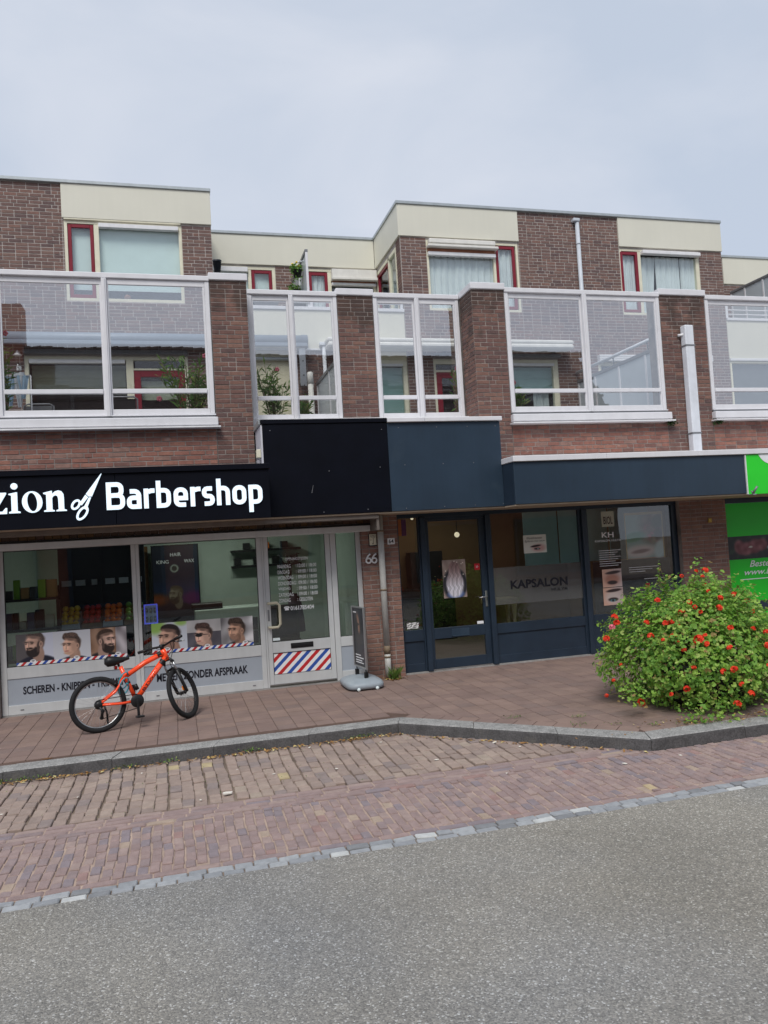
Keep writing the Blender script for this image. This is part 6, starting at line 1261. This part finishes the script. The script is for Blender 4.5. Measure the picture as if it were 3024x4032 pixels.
# ================================================================ FLOWER PLANTER
PC = Vector((5.46, 7.32, 0))
fpn = thing('flower_planter', PC, 'huge mound of red geraniums spilling over a dark round pot on the pavement', 'planter')
mb = MB(); mb.lathe([(.0001, .06), (.5, .06), (.62, .4), (.66, .42), (.66, .46), (.6, .46), (.56, .4), (.0001, .4)], PC, seg=28); mb.build('pot', 'pot', fpn)
for k in range(3): MB().lathe([(.0001, .002), (.06, .002), (.06, .062), (.0001, .062)], (PC.x+.35*math.cos(k*2.1), PC.y+.35*math.sin(k*2.1), 0), seg=10).build('foot', 'pot', fpn)
R = np.random.default_rng(12)
def lump(th, ph): return 1+.09*math.sin(3*th+1)+.07*math.sin(5*th+2.2*ph)+.06*math.sin(7*th-3*ph+.6)+.05*math.sin(11*th+4*ph)
def bush_pt(u=None, depth=None):
    th = R.random()*2*PI; s = R.random(); ph = math.asin(min(1, s**.85)) if R.random() < .86 else -R.random()*.35
    d = 1-abs(R.normal(0, .10)) if depth is None else depth
    rr = .99*lump(th, ph)*d
    z = .34+math.sin(ph)*.88*lump(th, ph)*d if ph > 0 else .34+ph*.95*d
    prof = math.cos(ph)*(1.0 if ph > 0 else (1-.22*abs(ph)/.35))
    prof = max(prof, 0)**1.12
    return Vector((PC.x+rr*prof*math.cos(th), PC.y+rr*prof*math.sin(th)*.92, max(.03, z))), Vector((math.cos(th)*math.cos(ph), math.sin(th)*math.cos(ph), math.sin(ph)+.25)).normalized()
VS, FS, SH = [], [], []
def leaf(c, nrm, r):
    a = nrm.orthogonal().normalized(); a.rotate(Matrix.Rotation(R.random()*6.28, 3, nrm)); b = nrm.cross(a); o = len(VS)
    VS.append(tuple(c-nrm*r*.22))
    for k in range(7):
        t = 2*PI*(k+.5)/7*.93+.2; q = r*(1 if k % 2 else .84); VS.append(tuple(c+a*math.cos(t)*q+b*math.sin(t)*q+nrm*r*.12*(k % 2)))
    for k in range(6): FS.append((o, o+1+k, o+2+k))
for k in range(16500):
    if k % 3 == 0 or k < 3: base_c, base_n = bush_pt()
    c = base_c+Vector(R.normal(0, .034, 3)); c.z = max(c.z, .02)
    n_ = (base_n+Vector(R.normal(0, .42, 3))+Vector((0, 0, .25))).normalized(); leaf(c, n_, min(.036, R.lognormal(-3.88, .3)))
for (bx_0, by_0, bz_0, k0) in ((5.5, 7.1, 1.28, 60), (5.46, 7.15, 1.38, 26), (5.9, 7.0, 1.12, 60), (4.9, 6.85, 1.0, 60), (4.4, 6.9, .25, 70), (4.75, 6.45, .08, 60), (5.05, 6.35, .06, 40), (5.5, 6.3, .07, 50), (5.95, 6.35, .1, 60)):
    for k in range(k0): leaf(Vector((bx_0, by_0, bz_0))+Vector(R.normal(0, .075, 3)), Vector((R.normal(0, .6), R.normal(-.4, .6), 1)).normalized(), R.uniform(.014, .03))
for k in range(120):          # loose shoots standing out of the mound
    p, n_ = bush_pt(depth=1.); l = R.uniform(.05, .17)*(1 if p.z > .5 else .5); d = (n_+Vector(R.normal(0, .3, 3))+Vector((0, 0, .25))).normalized()
    for j in range(int(l*60)): leaf(p+d*l*R.random()+Vector(R.normal(0, .012, 3)), (d+Vector(R.normal(0, .7, 3))).normalized(), R.uniform(.01, .022))
    SH.append((p-d*.1, p+d*l))
VS = [(v[0], v[1], max(v[2], .006)) for v in VS]
mb = MB(); mb.add(VS, FS); mb.build('foliage', 'leaf_geranium', fpn, kind='stuff')
mb = MB(); mb.lathe([(.0001, .42), (.5, .5), (.66, .7), (.55, 1.0), (.3, 1.12), (.0001, 1.16)], PC, seg=20); 
mb = MB()
for k in range(260):
    p, n_ = bush_pt(depth=1+R.random()*.1); q = Vector((PC.x, PC.y, .45))+(p-Vector((PC.x, PC.y, .45)))*.25
    mb.tube([q, q.lerp(p, .6)+Vector((0, 0, .06)), p], .004, 4, cap=False, r2=.002)
for a, b in SH: mb.tube([a, b], .004, 4, cap=False, r2=.0015)
mb.build('stem', 'stem', fpn, kind='stuff')
def flower_mesh(nm, m, seed):
    r = np.random.default_rng(seed); mb = MB()
    for k in range(26):
        d = Vector(r.normal(0, 1, 3)); d.z = abs(d.z)*.8-.15; d.normalize(); c = d*.026; a = d.orthogonal().normalized()*.016; b = d.cross(a).normalized()*.016; a.rotate(Matrix.Rotation(k, 3, d)); b = d.cross(a.normalized())*.016
        mb.add([c, c+a*.9+b*.5+d*.006, c+b*1.1+d*.01, c-a*.9+b*.5+d*.006, c-a*.7-b*.7+d*.006, c+a*.7-b*.7+d*.006], [(0, 1, 2), (0, 2, 3), (0, 3, 4), (0, 4, 5), (0, 5, 1)])
    me = bpy.data.meshes.new('flower'); me.from_pydata(mb.v, [], mb.f); me.materials.append(MATS[m]); return me
fm = [flower_mesh('flower', 'petal_red', s) for s in range(4)]; fpk = flower_mesh('flower', 'petal_pink', 9)
def at_px(x, y, Y):
    d = CF*3028+CR*(x-1512)-CU*(y-2016); t = Y/d.y; return Vector((d.x*t, Y, EYE+d.z*t))
zf = lambda a, b: (2200+a*.4967, 1900+b*.4967)
spots = [(770, 935, 1), (1020, 950, .9), (960, 1030, 1.1), (1065, 985, .7), (1255, 990, 1), (1110, 1025, .6), (1265, 915, .9), (1375, 885, .9), (1145, 695, 1), (1075, 700, .6), (1125, 745, .6), (960, 740, .6), (1140, 805, .6), (1475, 940, .8), (430, 1065, 1), (447, 1110, 1), (365, 1235, 1), (683, 1108, .9), (835, 1120, 1.1), (875, 1110, 1), (715, 1215, 1), (893, 1225, 1.1), (812, 1245, .6), (1095, 1245, 1.6), (1145, 1210, .7), (1160, 1278, .9), (975, 1322, .9), (1345, 1150, .9), (1340, 1305, .9), (1050, 1465, .9), (1290, 1495, .9), (1375, 1480, 1.1), (1435, 1595, .8), (1000, 1632, 1), (1508, 1670, 1), (880, 1675, .7), (1400, 1752, 1.1), (640, 1740, 1.2), (423, 1565, .6), (367, 1685, .6), (1625, 1180, .8), (1640, 1287, 1), (1525, 1155, .7), (1525, 1020, .7), (930, 1255, .6), (940, 1125, .5), (1645, 1445, .6), (1170, 860, .6), (480, 1440, .5)]
FST = []
for i, (a, b, s) in enumerate(spots+[(410, 1145, .9)]):
    x, y = zf(a, b); best = None
    for Yt in np.linspace(6.05, 7.4, 60):     # first depth at which the line of sight enters the mound
        p = at_px(x, y, Yt); q = ((p.x-PC.x)/1.0)**2+((p.y-PC.y)/.92)**2+((max(p.z, .34)-.34)/.9)**2
        if q < 1.08: best = p; break
    if best is None: best = at_px(x, y, 6.95)
    best.z = max(best.z, .035); FST.append(best.copy())
    o = bpy.data.objects.new('flower', fpk if i == len(spots) else fm[i % 4]); COL.objects.link(o); o.parent = fpn; o.location = best-PC-Vector((0, .03, 0)); o.scale = (s*.95,)*3; o.rotation_euler = (random.uniform(.2, 1.1), random.uniform(-.3, .3), random.random()*6)
mb = MB()
for p in FST:
    c = Vector((PC.x, PC.y, max(.3, p.z-.12))); mb.tube([p-Vector((0, 0, .01)), p.lerp(c, .12)-Vector((0, 0, .012)), p.lerp(c, .35)], .0035, 5, cap=False)
mb.build('flower_stem', 'stem', fpn, kind='stuff')
# ================================================================ TERRACE PLANTS, LAUNDRY, CHAIRS
def oleander(label, x, y, z, hgt, wid, n, seed, flower=None, pot=True):
    r = random.Random(seed); t = thing('oleander_plant', (x, y, z), label, 'plant'); st = MB(); lf = MB()
    for k in range(n):
        a = r.random()*6.28; q = r.random()**.6*wid; tip = Vector((x+math.cos(a)*q, y+math.sin(a)*min(q, .2), z+hgt*r.uniform(.55, 1.))); b0 = Vector((x+math.cos(a)*.05, y, z)); mid = b0.lerp(tip, .5)+Vector((0, 0, .05*hgt))
        st.tube([b0, mid, tip], .006, 5, r2=.003)
        for j in range(17):
            u = .25+.75*j/16; c = b0.lerp(mid, u*2) if u < .5 else mid.lerp(tip, u*2-1); d = (Vector((r.gauss(0, 1), r.gauss(0, .8), r.gauss(.9, .5)))).normalized(); s_ = d.cross(Vector((r.gauss(0, 1), r.gauss(0, 1), r.gauss(0, 1)))).normalized(); l = r.uniform(.10, .18)
            lf.add([c, c+d*l*.5+s_*.014, c+d*l+Vector((0, 0, -.012)), c+d*l*.5-s_*.014], [(0, 1, 2, 3)])
    st.build('stem', 'stem', t, kind='stuff'); lf.build('foliage', 'leaf_oleander', t, kind='stuff')
    if pot: MB().lathe([(.0001, -.28), (.13, -.28), (.17, 0), (.15, 0), (.14, -.04), (.0001, -.04)], (x, y, z), seg=16).build('pot', 'pot', t)
    for (fx, fy, fz) in flower or ():
        for k in range(5): MB().sphere((fx+.022*math.cos(k*1.26), fy, fz+.022*math.sin(k*1.26)), .02, 6, 4).build('flower', 'petal_pink', t)
    return t
oleander('tall thin oleander against the first balcony pane by the laundry', -2.12, 11.05, 3.72, 1.2, .16, 14, 1, [(-2.05, 11.0, 4.98)])
oleander('wide green oleander bush in front of the red door', .3, 11.0, 3.72, .95, .42, 30, 2, [(-.12, 10.95, 4.08), (.52, 10.95, 4.68)])
oleander('slender oleander in the narrow screen against the cream wall', 1.55, 11.55, 3.72, .98, .27, 20, 3, [(1.6, 11.5, 4.62)])
oleander('low oleander twigs beside the fat vent pipe', 1.98, 11.7, 3.72, .55, .16, 8, 4)
oleander('pink flowered oleander beside the brick corner pillar', 4.5, 11.5, 3.72, .9, .14, 7, 5, [(4.48, 11.4, 4.84), (4.46, 11.4, 4.62), (4.5, 11.4, 4.93)])
oleander('small oleander with one pink flower in the wide partitioned balcony', 5.4, 11.3, 3.72, .62, .17, 9, 6, [(5.36, 11.25, 4.36)])
lg = thing('laundry_rack', (-2.1, 11.9, 3.45), 'white and pale blue laundry hung on a rack at the balcony edge', 'laundry')
MB().tube([(-2.5, 11.9, 4.62), (-1.9, 11.9, 4.62)], .008, 6).tube([(-2.5, 11.9, 4.62), (-2.5, 11.9, 3.45)], .01, 6).tube([(-1.9, 11.9, 4.62), (-1.9, 11.9, 3.45)], .01, 6).build('rack', 'white_alu', lg)
for k, (x, zt, l, m_) in enumerate(((-2.32, 4.62, .5, 'cloth_white'), (-2.2, 4.6, .42, 'cloth_blue'), (-2.08, 4.66, .5, 'cloth_white'), (-2.02, 4.62, .34, 'cloth_blue'))):
    mb = MB(); R2 = random.Random(k); vs = []
    for i in range(6):
        for j in range(7): vs.append((x-.07+.028*j-.004*i*(j-3), 11.9+.02*math.sin(j*2+k)+.01*i*math.sin(k), zt-l*i/5+.01*R2.random()))
    mb.smooth = True; mb.add(vs, [(7*i+j, 7*i+j+1, 7*i+j+8, 7*i+j+7) for i in range(5) for j in range(6)]); mb.build('garment', m_, lg)
def chair(label, x, y, w_, ht, m_):
    t = thing('terrace_chair', (x, y, 3.43), label, 'chair')
    MB().tube([(x-w_/2, y, 3.43), (x-w_/2, y, ht-.03), (x-w_/2+.05, y, ht), (x+w_/2-.05, y, ht), (x+w_/2, y, ht-.03), (x+w_/2, y, 3.43)], .014, 8).build('frame', 'grey_metal', t); MB().box(x-w_/2+.02, x+w_/2-.02, y-.01, y+.01, 3.9, ht-.03).build('backrest', m_, t); MB().box(x-w_/2, x+w_/2, y, y+.42, 3.86, 3.9, .01).build('seat', m_, t)
chair('dark terrace chair behind the mullion of the wide screen', -.66, 11.9, .42, 4.3, 'black'); chair('pale terrace chair low behind the first balcony pane', -1.85, 12.2, .4, 4.26, 'grey_metal')
gp = thing('balcony_pot', (.85, 12.4, 6.3), 'dark green pot hanging at the corner of the brick block', 'flower pot')
MB().lathe([(.0001, 6.45), (.05, 6.45), (.07, 6.64), (.075, 6.64), (.06, 6.6)], (.86, 12.5, 0), seg=14).build('pot', 'cabinet_navy', gp); MB().tube([(.86, 12.5, 6.45), (.86, 13.5, 6.3), (.86, 14.28, 6.3)], .012, 6).build('arm', 'grey_metal', gp)
# ================================================================ WEEDS, LEAVES, LITTER
def scatter(name, m, pts, size, up=.2, long=1.3):
    mb = MB()
    for (x, y, z, s) in pts:
        d = Vector((random.gauss(0, 1), random.gauss(0, 1), abs(random.gauss(0, up)))).normalized()*size*s*long; e = Vector((-d.y, d.x, random.gauss(0, up)*size)).normalized()*size*s*.6; c = Vector((x, y, z))
        mb.add([c-d, c+e+Vector((0, 0, size*s*.3)), c+d, c-e+Vector((0, 0, size*s*.25))], [(0, 1, 2, 3)])
    return mb.build(name, m, kind='stuff')
pts = []
for k in range(420):
    x = random.choice([random.uniform(-2.2, 2.2), random.gauss(.55, .3), random.gauss(-1.2, .35), random.gauss(1.6, .25)]); pts.append((min(x, 2.2), 7.86-abs(random.gauss(0, .04)), ZR+.008+random.random()*.012, random.uniform(.4, 1.)))
for k in range(110):
    t = random.random(); a, b = Vector(KF[1]), Vector(KF[2]); q = a.lerp(b, t)+Vector((-.03-abs(random.gauss(0, .03)), -.03-abs(random.gauss(0, .03)))); pts.append((q.x, q.y, ZR+.008, random.uniform(.4, 1.)))
for k in range(90): pts.append((2.82+random.gauss(0, .09), 10.45+random.gauss(0, .06), .008+random.random()*.01, random.uniform(.5, 1.1)))
for k in range(150): pts.append((random.gauss(5.0, .6), random.gauss(6.5, .12), .008, random.uniform(.3, .8)))
scatter('dry_leaves', 'dry_leaf', pts, .022)
pts = [(random.choice([-1.6, -1.35, -.55, -.15, .62, 1.75])+random.gauss(0, .07), 7.85+random.gauss(0, .02), ZR+.015+random.random()*.03, random.uniform(.5, 1.2)) for k in range(230)]
pts += [(x+random.gauss(0, .05), y+random.gauss(0, .03), .01+random.random()*.02, random.uniform(.5, 1)) for x, y in ((3.9, 7.2), (4.05, 6.75), (4.35, 6.55), (3.75, 6.9), (4.6, 6.45), (3.3, 7.5), (4.9, 6.4)) for k in range(26)]
pts += [((random.randint(-20, 20)+.5)*.107+random.gauss(0, .004), random.uniform(6.5, 7.8), ZR+.002, random.uniform(.25, .5)) for k in range(420)]
scatter('small_weeds', 'leaf_weed', pts, .012, up=.9)
wd = thing('weed_tuft', (2.85, 10.42, 0), 'tuft of tall grass weed growing at the foot of the downpipe', 'weed'); mb = MB()
for k in range(60):
    a = random.random()*6.28; d = Vector((math.cos(a)*random.uniform(.1, .5), math.sin(a)*random.uniform(.1, .4)-.1, 1)).normalized()*random.uniform(.08, .24); c = Vector((2.85+random.gauss(0, .03), 10.43+random.gauss(0, .02), .002)); e = Vector((-math.sin(a), math.cos(a), 0))*.008
    mb.add([c-e, c+e, c+d*.6+e*.8, c+d+Vector((d.x*.4, d.y*.4, -.02)), c+d*.6-e*.8], [(0, 1, 2, 3, 4)])
mb.build('foliage', 'leaf_weed', wd, kind='stuff')
lt = [(.32, 6.62, 1.5), (-.9, 7.1, .4), (1.3, 6.9, .6), (.75, 7.0, .5), (2.2, 6.75, .7), (-1.45, 6.9, .5), (.1, 6.55, .5), (3.05, 6.8, .7), (3.6, 5.9, .8), (2.6, 6.1, .5), (1.9, 7.6, .6), (1.2, 7.75, .6), (.45, 7.3, .4), (-.4, 7.6, .4), (2.9, 7.05, .8), (4.15, 5.9, .7)]
me0 = bpy.data.meshes.new('litter_scrap'); mb = MB(); mb.prism([(-.035, -.014), (.02, -.022), (.04, .004), (.0, .02), (-.03, .012)], 0, .012); me0.from_pydata(mb.v, [], mb.f); me0.materials.append(MATS['litter_white'])
for i, (x, y, s) in enumerate(lt):
    o = bpy.data.objects.new('litter_scrap', me0); COL.objects.link(o); o.location = (x, y, ZR+.006); o.scale = (s*.8, s*.8, s*.6); o.rotation_euler = (0, .1, random.random()*6); tag(o, 'large white paper scrap lying on the parking bay bricks' if i == 0 else 'tiny white paper scrap lying between the street bricks', 'litter', 'scraps of litter on the street bricks')
for (x, y, lab) in ((-1.3, 8.2, 'pale fallen leaf lying near the kerb on the pavement tiles'),):
    o = MB().prism([(x-.05, y), (x, y-.02), (x+.05, y), (x, y+.022)], .004, .01).build('fallen_leaf', 'dry_leaf'); tag(o, lab, 'leaf')
